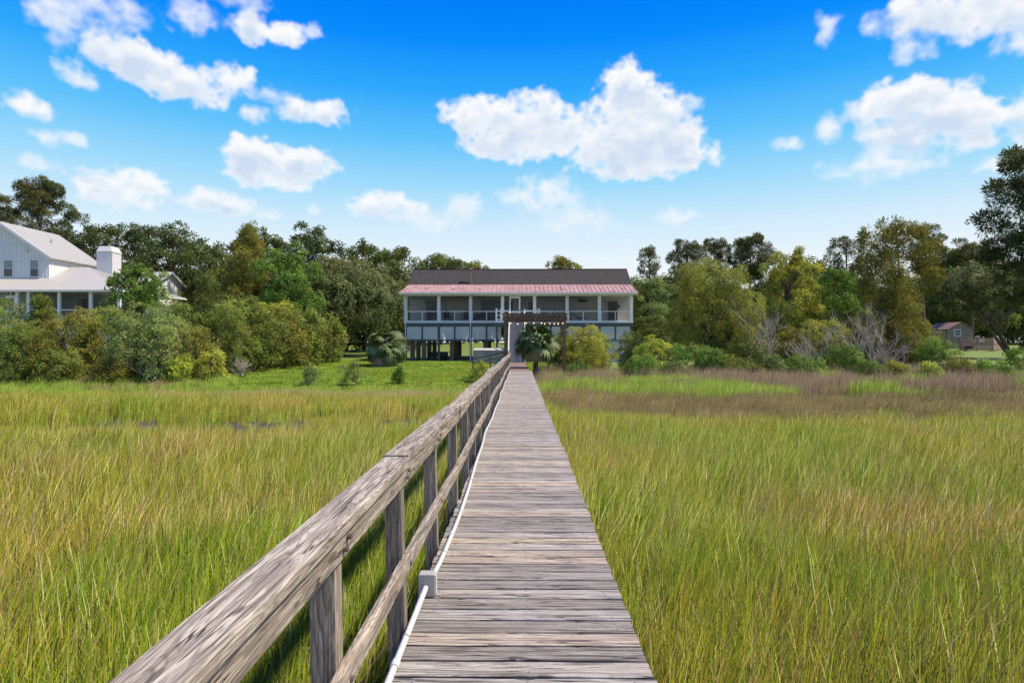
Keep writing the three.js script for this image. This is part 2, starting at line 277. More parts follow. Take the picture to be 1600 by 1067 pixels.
  const fx = along(jx), fy = along(jy), fy2 = along(jy.map((v, i) => v * 1.4 + wob(posts[i] * 3, 3) * 0.015));
  const runs = (step, off) => { const o = []; for (let i = off; i < posts.length - 1; i += step) o.push([i === off ? 0.5 : posts[i] + 0.007, posts[Math.min(i + step, posts.length - 1)]]); return o; };
  runs(2, 0).forEach(([a, b], i) => part(rl, 'cap_board', strip(a, b, -0.755, -0.612, DECK + 0.88, DECK + 0.922, (d) => fx(d) + [0, -0.006, 0.005][i % 3], (d) => fy(d) + [0, 0.007, -0.002, 0.004][i % 4], 0.006), rt[i % 3]));
  runs(2, 1).forEach(([a, b], i) => part(rl, 'rail_board', strip(a, b, -0.668, -0.63, DECK + 0.782, DECK + 0.871, fx, fy, 0.004), rt[(i + 1) % 3]));
  runs(2, 0).forEach(([a, b], i) => part(rl, 'lower_rail', strip(a, b, -0.661, -0.622, DECK + 0.30, DECK + 0.39, (d) => fx(d) + 0.012, fy2, 0.005), rt[(i + 2) % 3]));

  const bolt = M(0.2, 0.17, 0.15, 0.5, { metalness: 0.7 }), bg = new THREE.CylinderGeometry(0.011, 0.011, 0.012, 8).rotateZ(Math.PI / 2);
  posts.forEach((d, i) => { if (d > 14) return; for (const [y, dz] of [[0.845, -0.02], [0.815, 0.022], [0.345, 0.0]]) piece(rl, 'bolt', bg, bolt, -0.618 + jx[i] + (y < 0.5 ? 0.012 : 0) + 0.68, DECK + y + jy[i] * (y < 0.5 ? 1.2 : 1), -d + dz + 0.4); });
  // ---- white conduit with its box
  const ct = thing('electrical_conduit', 'white plastic conduit lying along the left edge of the planks', 'conduit', [-0.59, DECK, -2]);
  const pvc = M(0.58, 0.575, 0.55, 0.35), grey = M(0.36, 0.35, 0.33, 0.55);
  const path = [[1.2, -0.595, 0.022], [2.4, -0.597, 0.022], [3.3, -0.593, 0.024], [3.76, -0.578, 0.06]], path2 = [[3.84, -0.575, 0.06], [4.3, -0.562, 0.024], [5.3, -0.545, 0.02], [6.5, -0.55, 0.02], [8, -0.575, 0.02], [9.3, -0.58, 0.02], [10.6, -0.608, 0.03], [12.5, -0.585, 0.03], [14.5, -0.6, 0.02], [17, -0.585, 0.02], [19, -0.62, 0.03], [21, -0.6, 0.02], [24, -0.625, 0.03], [27, -0.6, 0.02], [30, -0.62, 0.02], [33, -0.6, 0.02], [34.6, -0.6, 0.02]];
  for (const P of [path, path2]) {
    const c = new THREE.CatmullRomCurve3(P.map(([d, x, y]) => V(x, DECK + y, -d)), false, 'catmullrom', 0.35);
    part(ct, 'pipe', new THREE.TubeGeometry(c, P.length * 8, 0.0165, 12), pvc);
  }
  const couplers = [[2.93, -0.595, 0.0235], [4.95, -0.552, 0.021], [7.3, -0.563, 0.02], [9.8, -0.587, 0.023], [13.2, -0.59, 0.027], [19.8, -0.615, 0.027]];
  for (const [d, x, y] of couplers) part(ct, 'coupling', new THREE.CylinderGeometry(0.0205, 0.0205, 0.06, 12).rotateX(Math.PI / 2).translate(x, DECK + y, -d), pvc);
  for (const [d, x, y] of [[2.3, -0.597, 0.022], [3.2, -0.594, 0.024], [4.5, -0.559, 0.023], [5.6, -0.546, 0.02], [6.9, -0.555, 0.02], [8.6, -0.577, 0.02]]) part(ct, 'strap', [new THREE.TorusGeometry(0.018, 0.003, 5, 12, Math.PI).translate(x, DECK + y, -d), bx(x + 0.016, x + 0.04, DECK, DECK + 0.005, -d - 0.008, -d + 0.008)], grey);
  const b0 = -0.622, b1 = -0.528;
  const sh = new THREE.Shape(); const rr = 0.008; sh.moveTo(b0 + rr, 0.004); sh.lineTo(b1 - rr, 0.004); sh.quadraticCurveTo(b1, 0.004, b1, 0.004 + rr); sh.lineTo(b1, 0.134 - rr); sh.quadraticCurveTo(b1, 0.134, b1 - rr, 0.134); sh.lineTo(b0 + rr, 0.134); sh.quadraticCurveTo(b0, 0.134, b0, 0.134 - rr); sh.lineTo(b0, 0.004 + rr); sh.quadraticCurveTo(b0, 0.004, b0 + rr, 0.004);
  const bxg = new THREE.ExtrudeGeometry(sh, { depth: 0.07, bevelEnabled: true, bevelSize: 0.003, bevelThickness: 0.003, bevelSegments: 2 }).translate(0, DECK, -3.84);
  const jb = part(ct, 'junction_box', bxg, grey); jb.userData.label = 'grey weathered junction box on the conduit';
  part(jb, 'cover', bx(b1 + 0.004, b1 + 0.01, DECK + 0.008, DECK + 0.13, -3.835, -3.772), M(0.5, 0.5, 0.48, 0.45));
}

// ------------------------------------------------------------------ the raised house
const white = M(0.72, 0.71, 0.69, 0.6), teal = M(0.06, 0.09, 0.1, 0.7), beige = M(0.55, 0.52, 0.47, 0.85), dark = M(0.03, 0.03, 0.032, 0.6), glass = M(0.05, 0.06, 0.065, 0.08), pileM = grainTex(1, [0.27, 0.22, 0.17]);
const screenM = new THREE.MeshStandardMaterial({ color: new THREE.Color().setRGB(0.05, 0.05, 0.05), transparent: true, opacity: 0.2, roughness: 0.9, side: THREE.DoubleSide });
{
  const D0 = 58.7, z0 = -D0, hs = thing('raised_house', 'long low house on piles with dark shingle and faded red metal roof', 'house', [0, 1, -61]);
  const px = [-10.93, -7.79, -4.77, -1.74, 1.29, 4.36, 7.41, 10.42], FL = 4.88, PT = 7.3, WZ = -61.3, BZ = -67.8;
  // floor, beams
  part(hs, 'porch_floor', bx(-11.1, 10.6, FL - 0.12, FL, WZ, z0 + 0.1), white);
  part(hs, 'house_floor', bx(-11.1, 10.9, FL - 0.3, FL - 0.004, BZ, WZ - 0.002), dark);
  part(hs, 'rim_beam', bx(-11.05, 10.55, FL - 0.46, FL - 0.122, z0 - 0.04, z0 + 0.06), teal);
  part(hs, 'bottom_beam', bx(-11.05, 10.55, 3.02, 3.17, z0 - 0.03, z0 + 0.05), teal);
  for (let i = 0; i < 8; i++) {
    part(hs, 'porch_post', bx(px[i] - 0.15, px[i] + 0.15, FL + 0.002, PT, z0 - 0.12, z0 + 0.08), white);
    if (i !== 3 && i !== 4) part(hs, 'ground_post', bx(px[i] - 0.1, px[i] + 0.1, 0.6, FL - 0.47, z0 - 0.13, z0 + 0.03), i === 0 ? teal : teal);
  }
  // porch beam, ceiling
  part(hs, 'porch_beam', bx(-11.1, 10.6, PT + 0.002, PT + 0.2, z0 - 0.1, z0 + 0.06), white);
  part(hs, 'porch_ceiling', bx(-11.1, 10.6, PT + 0.06, PT + 0.1, WZ, z0 - 0.105), M(0.45, 0.46, 0.45));
  // bays: railing, screen, lattice
  const lat = new THREE.MeshStandardMaterial({ color: new THREE.Color().setRGB(0.8, 0.8, 0.8), roughness: 0.6 });
  function lattice(x0, x1, y0, y1) {
    const out = [], s = 0.042, th = 0.006, w = x1 - x0, h = y1 - y0;
    for (const [sg, zz] of [[1, 0.003], [-1, -0.004]]) for (let c = -h + 0.03; c < w; c += 0.15) {
      // the strip x - x0 = c + t (sg>0) clipped to the panel
      const t0 = Math.max(0, -c), t1 = Math.min(h, w - c); if (t1 - t0 < 0.06) continue;
      const ax = sg > 0 ? x0 + c + t0 : x1 - c - t0, bx_ = sg > 0 ? x0 + c + t1 : x1 - c - t1;
      out.push(beam(V(ax, y0 + t0, z0 + zz), V(bx_, y0 + t1, z0 + zz), th, s));
    }
    return out;
  }
  for (let i = 0; i < 7; i++) {
    const a = px[i] + 0.15, b = px[i + 1] - 0.15, mid = (a + b) / 2;
    part(hs, 'screen', bx(a, b, FL + 0.01, PT, z0 - 0.055, z0 - 0.052), screenM);
    if (i !== 3) {
      const rg = part(hs, 'porch_railing', bx(a, b, FL + 0.93, FL + 1.0, z0 - 0.03, z0 + 0.03), white);
      part(rg, 'bottom_rail', bx(a, b, FL + 0.03, FL + 0.1, z0 - 0.025, z0 + 0.025), white);
      part(rg, 'upright', bx(mid - 0.035, mid + 0.035, FL + 0.1, FL + 0.93, z0 - 0.02, z0 + 0.02), white);
      part(rg, 'upright', bx(a + 0.002, a + 0.05, FL + 0.1, FL + 0.93, z0 - 0.02, z0 + 0.02), white);
    }
    const la = px[i] + 0.13, lb = px[i + 1] - 0.13;
    for (const [u, v] of [[la, mid - 0.08], [mid + 0.08, lb]]) {
      const lp = part(hs, 'lattice_panel', lattice(u, v, 3.2, 4.4), lat); lp.userData.kind = 'stuff';
    }
    part(hs, 'lattice_post', bx(mid - 0.075, mid + 0.075, 3.172, FL - 0.462, z0 - 0.03, z0 + 0.04), teal);
  }
  // wall behind the porch with doors and windows
  const wall = part(hs, 'wall', bx(-11, 10.85, FL + 0.002, 8.35, WZ - 0.15, WZ), beige);
  part(hs, 'end_wall', bx(-11.0, -10.85, FL, 8.3, BZ, WZ - 0.152), white); part(hs, 'end_wall', bx(10.7, 10.85, FL, 8.3, BZ, WZ - 0.152), white);
  part(hs, 'back_wall', bx(-10.84, 10.69, FL, 8.3, BZ, BZ + 0.15), beige);
  part(hs, 'gable_wall', slab([[-10.99, 8.3, -61.4], [-10.99, 10.35, -64.3], [-10.99, 8.3, -67.4]].map((p) => p), 0.01), white);
  for (const sx of [-10.95, 10.8]) { const g = new THREE.BufferGeometry(); g.setAttribute('position', new THREE.Float32BufferAttribute([sx, 8.3, -61.3, sx, 10.3, -64.3, sx, 8.3, -67.8], 3)); g.computeVertexNormals(); part(hs, 'gable_wall', boxUV(g), white); }
  const X2 = (p) => X(p, 61.3);
  function opening(name, p0, p1, y0, y1, mull, curtain) {
    const a = X2(p0), b = X2(p1), w = part(hs, name, [bx(a - 0.07, a, y0, y1 + 0.07, WZ + 0.002, WZ + 0.05), bx(b, b + 0.07, y0, y1 + 0.07, WZ + 0.002, WZ + 0.05), bx(a, b, y1, y1 + 0.07, WZ + 0.002, WZ + 0.05), ...(mull ? [bx((a + b) / 2 - 0.04, (a + b) / 2 + 0.04, y0, y1, WZ + 0.003, WZ + 0.045)] : [])], M(0.3, 0.3, 0.3, 0.6));
    const c = (a + b) / 2; const panes = mull ? [[a, c - 0.04], [c + 0.04, b]] : [[a, b]];
    for (const [u, v] of panes) part(w, 'pane', bx(u, v, y0 + 0.05, y1, WZ + 0.004, WZ + 0.02), curtain ? M(0.42, 0.43, 0.43, 0.3) : glass);
  }
  opening('door', 666, 682, FL + 0.03, 6.98, false); opening('sliding_door', 752, 782, FL + 0.03, 7.0, true); opening('door', 687, 696, FL + 0.03, 7.0, false, true);
  opening('window', 788, 801, FL + 0.9, 6.9, false); opening('window', 826, 834, FL + 0.9, 6.9, false);
  opening('sliding_door', 851, 881, FL + 0.03, 7.0, true, true); opening('door', 950, 964, FL + 0.03, 6.95, false); opening('door', 939, 946, FL + 0.03, 6.95, false, true);
  part(hs, 'air_conditioner', bx(X2(904), X2(917), 6.9, 7.12, WZ + 0.002, WZ + 0.22), dark);
  part(hs, 'wall_lantern', [bx(9.55, 9.7, 6.3, 6.6, WZ + 0.003, WZ + 0.16), bx(9.58, 9.67, 6.6, 6.68, WZ + 0.003, WZ + 0.1)], dark);
  // white screen door in the middle bay
  { const a = -1.1, b = -0.06, y1 = 7.25; const dr = part(hs, 'screen_door', [bx(a, a + 0.13, FL + 0.02, y1, z0 - 0.045, z0 + 0.03), bx(b - 0.13, b, FL + 0.02, y1, z0 - 0.045, z0 + 0.03), bx(a + 0.131, b - 0.131, y1 - 0.16, y1, z0 - 0.045, z0 + 0.03), bx(a + 0.131, b - 0.131, FL + 0.02, FL + 0.3, z0 - 0.045, z0 + 0.03), bx(a + 0.131, b - 0.131, FL + 0.86, FL + 1.0, z0 - 0.045, z0 + 0.03)], white);
    const sp = []; for (let x = a + 0.2; x < b - 0.15; x += 0.11) sp.push(bx(x, x + 0.03, FL + 0.3, FL + 0.86, z0 - 0.02, z0 + 0.01)); part(dr, 'spindle', sp, white).userData.kind = 'stuff'; part(dr, 'handle', bx(b - 0.11, b - 0.07, FL + 1.0, FL + 1.15, z0 + 0.031, z0 + 0.07), dark);
    for (const [u, v] of [[-1.58, -1.15], [-0.02, 1.13]]) part(hs, 'porch_railing', [bx(u, v, FL + 0.93, FL + 1.0, z0 - 0.03, z0 + 0.03), bx(u, v, FL + 0.03, FL + 0.1, z0 - 0.025, z0 + 0.025)], white); }
  // roofs
  const rr = rng(44);
  const redTex = tex(1024, 256, (u, v) => { const n = fbm(u * 60, v * 5, 4), s = fbm(u * 190, v * 2.2 + 5, 3), rust = ss(0.64, 0.78, fbm(u * 34 + 8, v * 7, 4)); const k = clamp(n * 0.7 + s * 0.5 - 0.1); return [lerp(lerp(0.60, 0.76, k), 0.42, rust * 0.7), lerp(lerp(0.43, 0.65, k), 0.3, rust * 0.7), lerp(lerp(0.40, 0.61, k), 0.26, rust * 0.7)]; }, true); redTex.repeat.set(1 / 22, 1 / 3);
  const redM = new THREE.MeshStandardMaterial({ map: redTex, roughness: 0.5 });
  const eY = 7.62, eZ = -58.1, tY = 8.62, tZ = -61.25;
  const mr = part(hs, 'metal_roof', slab([[-11.46, eY, eZ], [10.95, eY, eZ], [10.9, tY, tZ], [-11.1, tY, tZ]], 0.05), redM);
  const ribs = []; for (let x = -11.3; x < 10.9; x += 0.41) ribs.push(beam(V(x, eY + 0.02, eZ), V(Math.max(x, -11.05), tY + 0.02, tZ), 0.045, 0.06)); part(mr, 'seam', ribs, redM).userData.kind = 'stuff';
  const shT = tex(1024, 512, (u, v) => { const row = Math.floor(v * 24), c = Math.floor(u * 90 + (row % 2) * 0.5), t = h2(c, row), n = vn(u * 500, v * 250); const k = 0.15 + t * 0.06 + n * 0.05 + (v * 24 - row < 0.12 ? -0.06 : 0); return [k * 1.06, k, k * 0.95]; }, true); shT.repeat.set(1 / 22, 1 / 3.6);
  const shM = new THREE.MeshStandardMaterial({ map: shT, bumpMap: shT, bumpScale: 0.02, roughness: 0.95 });
  const rY = 10.5, rZ = -64.3;
  part(hs, 'shingle_roof', slab([[-11.2, tY + 0.03, tZ + 0.02], [10.95, tY + 0.03, tZ + 0.02], [10.95, rY, rZ], [-11.2, rY, rZ]], 0.1), shM);
  part(hs, 'rear_roof', slab([[-11.2, rY - 0.003, rZ - 0.003], [10.95, rY - 0.003, rZ - 0.003], [10.95, 8.1, -68.4], [-11.2, 8.1, -68.4]], 0.1), shM);
  part(hs, 'ridge_cap', bx(-11.22, 10.97, rY - 0.02, rY + 0.035, rZ - 0.12, rZ + 0.12), grainTex(2, [0.09, 0.075, 0.06]));
  part(hs, 'gutter', [bx(-11.48, 10.97, eY - 0.14, eY - 0.02, eZ + 0.002, eZ + 0.12)], white);
  part(hs, 'fascia', bx(-11.4, 10.9, eY - 0.24, eY - 0.055, eZ - 0.06, eZ), white);
  part(hs, 'soffit', bx(-11.3, 10.8, PT + 0.201, PT + 0.23, z0 + 0.062, eZ - 0.062), white);
  part(hs, 'vent_pipe', [new THREE.CylinderGeometry(0.13, 0.13, 1.55, 12).translate(X(733.5, 61), 9.4, -61.5)], M(0.2, 0.13, 0.1, 0.5, { metalness: 0.4 }));
  part(hs, 'vent_cap', [new THREE.CylinderGeometry(0.24, 0.24, 0.1, 12).translate(X(733.5, 61), 10.22, -61.5)], M(0.32, 0.2, 0.15, 0.6));
  for (const [x, x1] of [[-10.93, -0.02], [-4.77, -0.02], [4.36, 0]]) { part(hs, 'downspout', [bx(x - 0.04, x + 0.04, x > 0 ? FL + 1.5 : 1.0, eY - 0.45, z0 + 0.085, z0 + 0.15), beam(V(x, eY - 0.42, z0 + 0.12), V(x, eY - 0.13, eZ + 0.06), 0.07, 0.07)], white); part(hs, 'porch_lamp', new THREE.SphereGeometry(0.09, 10, 8).translate(x, PT - 0.18, z0 + 0.2), M(0.5, 0.5, 0.5, 0.3)); }
  // piles and things beneath
  const pr = rng(8); for (const z of [-59.4, -62.8, -66.6]) for (const x of [-10.4, -9.3, -6.6, -3.4, 2.4, 4.9]) part(hs, 'pile', bx(x - 0.2, x + 0.2, 0.8, FL - 0.31, z - 0.2, z + 0.2), pileM);
  part(hs, 'block_wall', bx(7.3, 10.5, 0.8, 3.019, z0 - 0.02, z0 + 0.04), grainTex(0.6, [0.72, 0.73, 0.74])); part(hs, 'block_wall', bx(7.3, 7.4, 0.8, 3.019, -64, z0 - 0.03), white); part(hs, 'block_wall', bx(10.4, 10.5, 0.8, 3.019, -64, z0 - 0.03), white);
  // landing and stairs with white rails
  const lx0 = -2.35, lx1 = 1.75, lz = z0 + 0.1, lf = -57.3;
  const st = thing('porch_stairs', 'grey wooden stairs with white handrails climbing to the porch', 'stairs', [-0.4, 1.2, -54]);
  const greyP = M(0.24, 0.225, 0.23, 0.7), n = 20, sx0 = -1.0, sx1 = 0.28, rise = (FL - DECK) / n, run = 0.27;
  part(st, 'landing', bx(lx0, lx1, FL - 0.14, FL - 0.003, lz + 0.002, lf), white); part(st, 'landing_beam', bx(lx0, lx1, FL - 0.42, FL - 0.143, lf - 0.06, lf), teal);
  for (let i = 0; i < n; i++) { const y = FL - (i + 1) * rise, z = lf + i * run; part(st, 'riser', bx(sx0 + 0.02, sx1 - 0.02, y - 0.005, y + rise - 0.04, z + 0.002, z + 0.022), greyP); part(st, 'tread', bx(sx0, sx1, y - 0.04, y, z + 0.024, z + run + 0.03), greyP); }
  const bz = lf + n * run; for (const x of [sx0 - 0.05, sx1 + 0.05]) {
    part(st, 'stringer', beam(V(x, FL - 0.12, lf), V(x, DECK, bz), 0.05, 0.28), white); part(st, 'handrail', beam(V(x, FL + 0.9, lf), V(x, DECK + 0.95, bz), 0.07, 0.1), white);
    for (let k = 0; k <= 4; k++) { const t = k / 4, y = lerp(FL, DECK, t), z = lerp(lf, bz, t); part(st, 'rail_post', bx(x - 0.05, x + 0.05, y - 0.1, y + (k ? 0.92 : 1.12), z - 0.05, z + 0.05), white); }
  }
  for (const x of [lx0 + 0.08, lx0 + 0.5, lx1 - 0.4, lx1 - 0.08]) { part(st, 'newel_post', bx(x - 0.08, x + 0.08, FL, FL + 1.12, lf - 0.14, lf), white); part(st, 'newel_cap', bx(x - 0.1, x + 0.1, FL + 1.121, FL + 1.17, lf - 0.16, lf + 0.02), white); }
  for (const [a, b] of [[lx0 + 0.16, sx0 - 0.1], [sx1 + 0.1, lx1 - 0.16]]) for (const y of [0.12, 0.5, 0.92]) part(st, 'landing_rail', bx(a, b, FL + y, FL + y + 0.08, lf - 0.1, lf - 0.04), white);
  for (const x of [lx0 + 0.12, lx1 - 0.12]) part(st, 'landing_post', bx(x - 0.08, x + 0.08, 0.8, FL - 0.421, lf - 0.2, lf - 0.04), teal);

  // furniture on the porch
  function rocker(label, x, z, turn, m, group) {
    const t = thing('rocking_chair', label, 'chair', [x, FL, z], group); t.rotation.y = turn; const p = (nm, g) => piece(t, nm, g, m);
    p('seat', bx(-0.27, 0.27, 0.4, 0.44, -0.25, 0.27)); p('backrest', mergeGeometries([-0.2, -0.1, 0, 0.1, 0.2].map((q) => beam(V(q, 0.44, -0.24), V(q, 1.12, -0.42), 0.06, 0.02)))); p('top_rail', bx(-0.28, 0.28, 1.1, 1.2, -0.45, -0.41));
    for (const s of [-1, 1]) { p('leg', bx(s * 0.27 - 0.025, s * 0.27 + 0.025, 0.06, 0.62, 0.2, 0.25)); p('leg', beam(V(s * 0.27, 0.06, -0.2), V(s * 0.27, 1.1, -0.4), 0.05, 0.05)); p('armrest', bx(s * 0.27 - 0.05, s * 0.27 + 0.05, 0.62, 0.65, -0.3, 0.3)); p('rocker', limb([V(s * 0.27, 0.1, -0.5), V(s * 0.27, 0.03, -0.2), V(s * 0.27, 0.03, 0.2), V(s * 0.27, 0.1, 0.45)], 0.03, 0.03, 4)); }
  }
  rocker('white slatted rocking chair on the screened porch', X2(719.5), -60.2, 0.3, white);
  rocker('dark rocking chair on the porch left of the white one', X2(701), -60.3, 0.5, dark); rocker('dark rocking chair on the porch right of the white one', X2(728.5), -60.4, -0.4, dark);
  const bt = thing('porch_bench', 'dark bench with slanted back at the right end of the porch', 'bench', [X2(900), FL, -59.6]);
  for (const [a, b] of [[V(-0.75, 0.95, 0), V(0.2, 0.35, 0)], [V(0.2, 0.35, 0), V(0.8, 0.4, 0)], [V(0.2, 0.35, 0), V(0.2, 0, 0)], [V(-0.6, 0.8, -0.3), V(-0.6, 0, -0.3)]]) piece(bt, 'frame_bar', beam(a, b, 0.06, 0.06), dark); piece(bt, 'seat', bx(-0.1, 0.85, 0.36, 0.42, -0.25, 0.25), dark);
  const so = thing('porch_sofa', 'low grey sofa on the porch by the sliding door', 'sofa', [X2(757), FL, -60.5]); const gm = M(0.12, 0.12, 0.12); piece(so, 'base', bx(-1.3, 0.6, 0.12, 0.42, -0.4, 0.4), gm); piece(so, 'backrest', bx(-0.9, 0.6, 0.424, 0.85, -0.4, -0.2), gm); for (const x of [-1.2, 0.5]) piece(so, 'leg', bx(x - 0.04, x + 0.04, 0, 0.118, -0.3, 0.3), dark);

  // beneath the house and beside it
  const lu = thing('lumber_stack', 'stack of pale boards lying under the house', 'lumber', [-6.2, T(-6.2, -62), -62]); for (let k = 0; k < 4; k++) piece(lu, 'board', bx(-2.2 + k * 0.1, 2.6 - k * 0.2, 0.12 + k * 0.09, 0.2 + k * 0.09, -0.4, 0.4), pileM);
  const un = thing('garden_cart', 'dark cart stored in the shade under the house', 'cart', [-8.2, T(-8.2, -62) - 0.02, -61.6]); piece(un, 'tub', bx(-0.9, 0.9, 0.35, 0.9, -0.5, 0.5), dark); for (const s of [-0.55, 0.55]) piece(un, 'wheel', new THREE.TorusGeometry(0.24, 0.06, 6, 14).translate(s, 0.3, 0.56), dark); piece(un, 'handle', beam(V(0.9, 0.8, 0), V(1.6, 1.15, 0), 0.05, 0.05), pileM);
  const pe = thing('board_enclosure', 'low enclosure of pale weathered boards left of the stairs', 'enclosure', [-2.9, T(-2.9, -54), -54.5]), pa = grainTex(0.8, [0.5, 0.5, 0.46]);
  const eb = T(-2.9, -54); for (let k = 0; k < 6; k++) part(pe, 'board', bx(-4.2 + (k === 5 ? 0.05 : 0), -1.5, eb + 0.02 + k * 0.2, eb + 0.205 + k * 0.2, -54.3 - k * 0.01, -54.26 - k * 0.01), pa); part(pe, 'lid', slab([[-4.15, eb + 1.23, -54.25], [-1.45, eb + 1.23, -54.25], [-1.45, eb + 1.4, -55.4], [-4.15, eb + 1.4, -55.4]], 0.05), M(0.42, 0.42, 0.4)); for (const x of [-4.2, -1.55]) part(pe, 'side', bx(x, x + 0.06, eb, eb + 1.2, -55.35, -54.34), pa);
  const sr = thing('side_handrail', 'thin brown handrail sloping down to the lawn beside the walk', 'railing', [-2.2, 1, -44]);
  const q = (p, y, d) => V(X(p, d), Y(y, d), -d), brown = woodMat(woodRail, 0.55, 0.47, 0.4);
  part(sr, 'top_rail', beam(q(739, 561, 46), q(793, 549.5, 44), 0.09, 0.09), brown); part(sr, 'lower_rail', beam(q(740, 567, 46), q(790, 557, 44), 0.07, 0.07), brown); for (const [p, y, d] of [[739, 561, 46], [766, 555.5, 45]]) { const a = q(p, y - 0.5, d); part(sr, 'post', bx(a.x - 0.05, a.x + 0.05, T(a.x, a.z) - 0.1, a.y + 0.05, a.z - 0.05, a.z + 0.05), brown); }
  const us = thing('cleaning_stand', 'small wooden stand on a post at the left corner of the house', 'stand', [X(629, 57), T(-10.9, -57), -57]); piece(us, 'post', bx(-0.09, 0.09, -0.1, 2.2, -0.09, 0.09), pileM); piece(us, 'shelf', bx(-0.3, 0.3, 2.205, 2.4, -0.25, 0.25), pileM); piece(us, 'bar', beam(V(-0.9, 0.95, 0.13), V(0.4, 1.1, 0.13), 0.06, 0.08), white);
}
// ---- pergola with a string of bulbs
{
  const d = 38, s = d / F, gx0 = X(785.6, d), gx1 = X(886.5, d), yb = Y(501, d), yt = Y(494.5, d), m = woodMat(woodRail, 0.42, 0.34, 0.26), pg = thing('pergola', 'brown timber pergola standing where the walk meets the yard', 'pergola', [X(836, d), 1, -d - 1.2]);
  const zs = [-d, -d - 2.6];
  for (const z of zs) { part(pg, 'beam', bx(gx0, gx1, yb, yt, z - 0.06, z + 0.06), m); for (const p of [790, 882]) { const x = X(p, d); part(pg, 'post', bx(x - 0.085, x + 0.085, T(x, z) - 0.2, yb - 0.002, z - 0.085, z + 0.085), m); } }
  for (let k = 0; k < 13; k++) { const x = lerp(gx0 + 0.08, gx1 - 0.1, k / 12); part(pg, 'rafter', bx(x - 0.022, x + 0.022, yt + 0.002, yt + 0.14, zs[1] - 0.4, zs[0] + 0.4), m); }
  for (const z of [-d + 0.25, -d - 0.6, -d - 1.4, -d - 2.2, -d - 2.85]) part(pg, 'slat', bx(gx0 - 0.05, gx1 + 0.05, yt + 0.142, yt + 0.18, z - 0.03, z + 0.03), m);
  const sl = thing('string_lights', 'string of small glowing bulbs hung along the pergola beam', 'lights', [X(836, d), yb, -d + 0.09]);
  const wire = []; const bulbs = [798, 809, 822, 834, 846, 851, 859, 866, 872, 879], w0 = []; for (let i = 0; i <= 60; i++) { const p = lerp(790, 882, i / 60); w0.push(V(X(p, d), yb - 0.03 - Math.abs(Math.sin(i * 0.52)) * 0.05, -d + 0.09)); }
  part(sl, 'wire', limb(w0, 0.01, 0.01, 4), dark);
  const glow = new THREE.MeshStandardMaterial({ color: 0xffe0b0, emissive: new THREE.Color(1, 0.62, 0.28), emissiveIntensity: 1.1, roughness: 0.4 });
  for (const p of bulbs) { const y = yb - 0.11 - (p % 3) * 0.02, b = part(sl, 'light_bulb', new THREE.SphereGeometry(0.034, 8, 6).scale(1, 1.3, 1).translate(X(p, d), y - 0.05, -d + 0.09), glow); part(b, 'socket', new THREE.CylinderGeometry(0.02, 0.02, 0.06, 6).translate(X(p, d), y + 0.025, -d + 0.09), dark); }
}
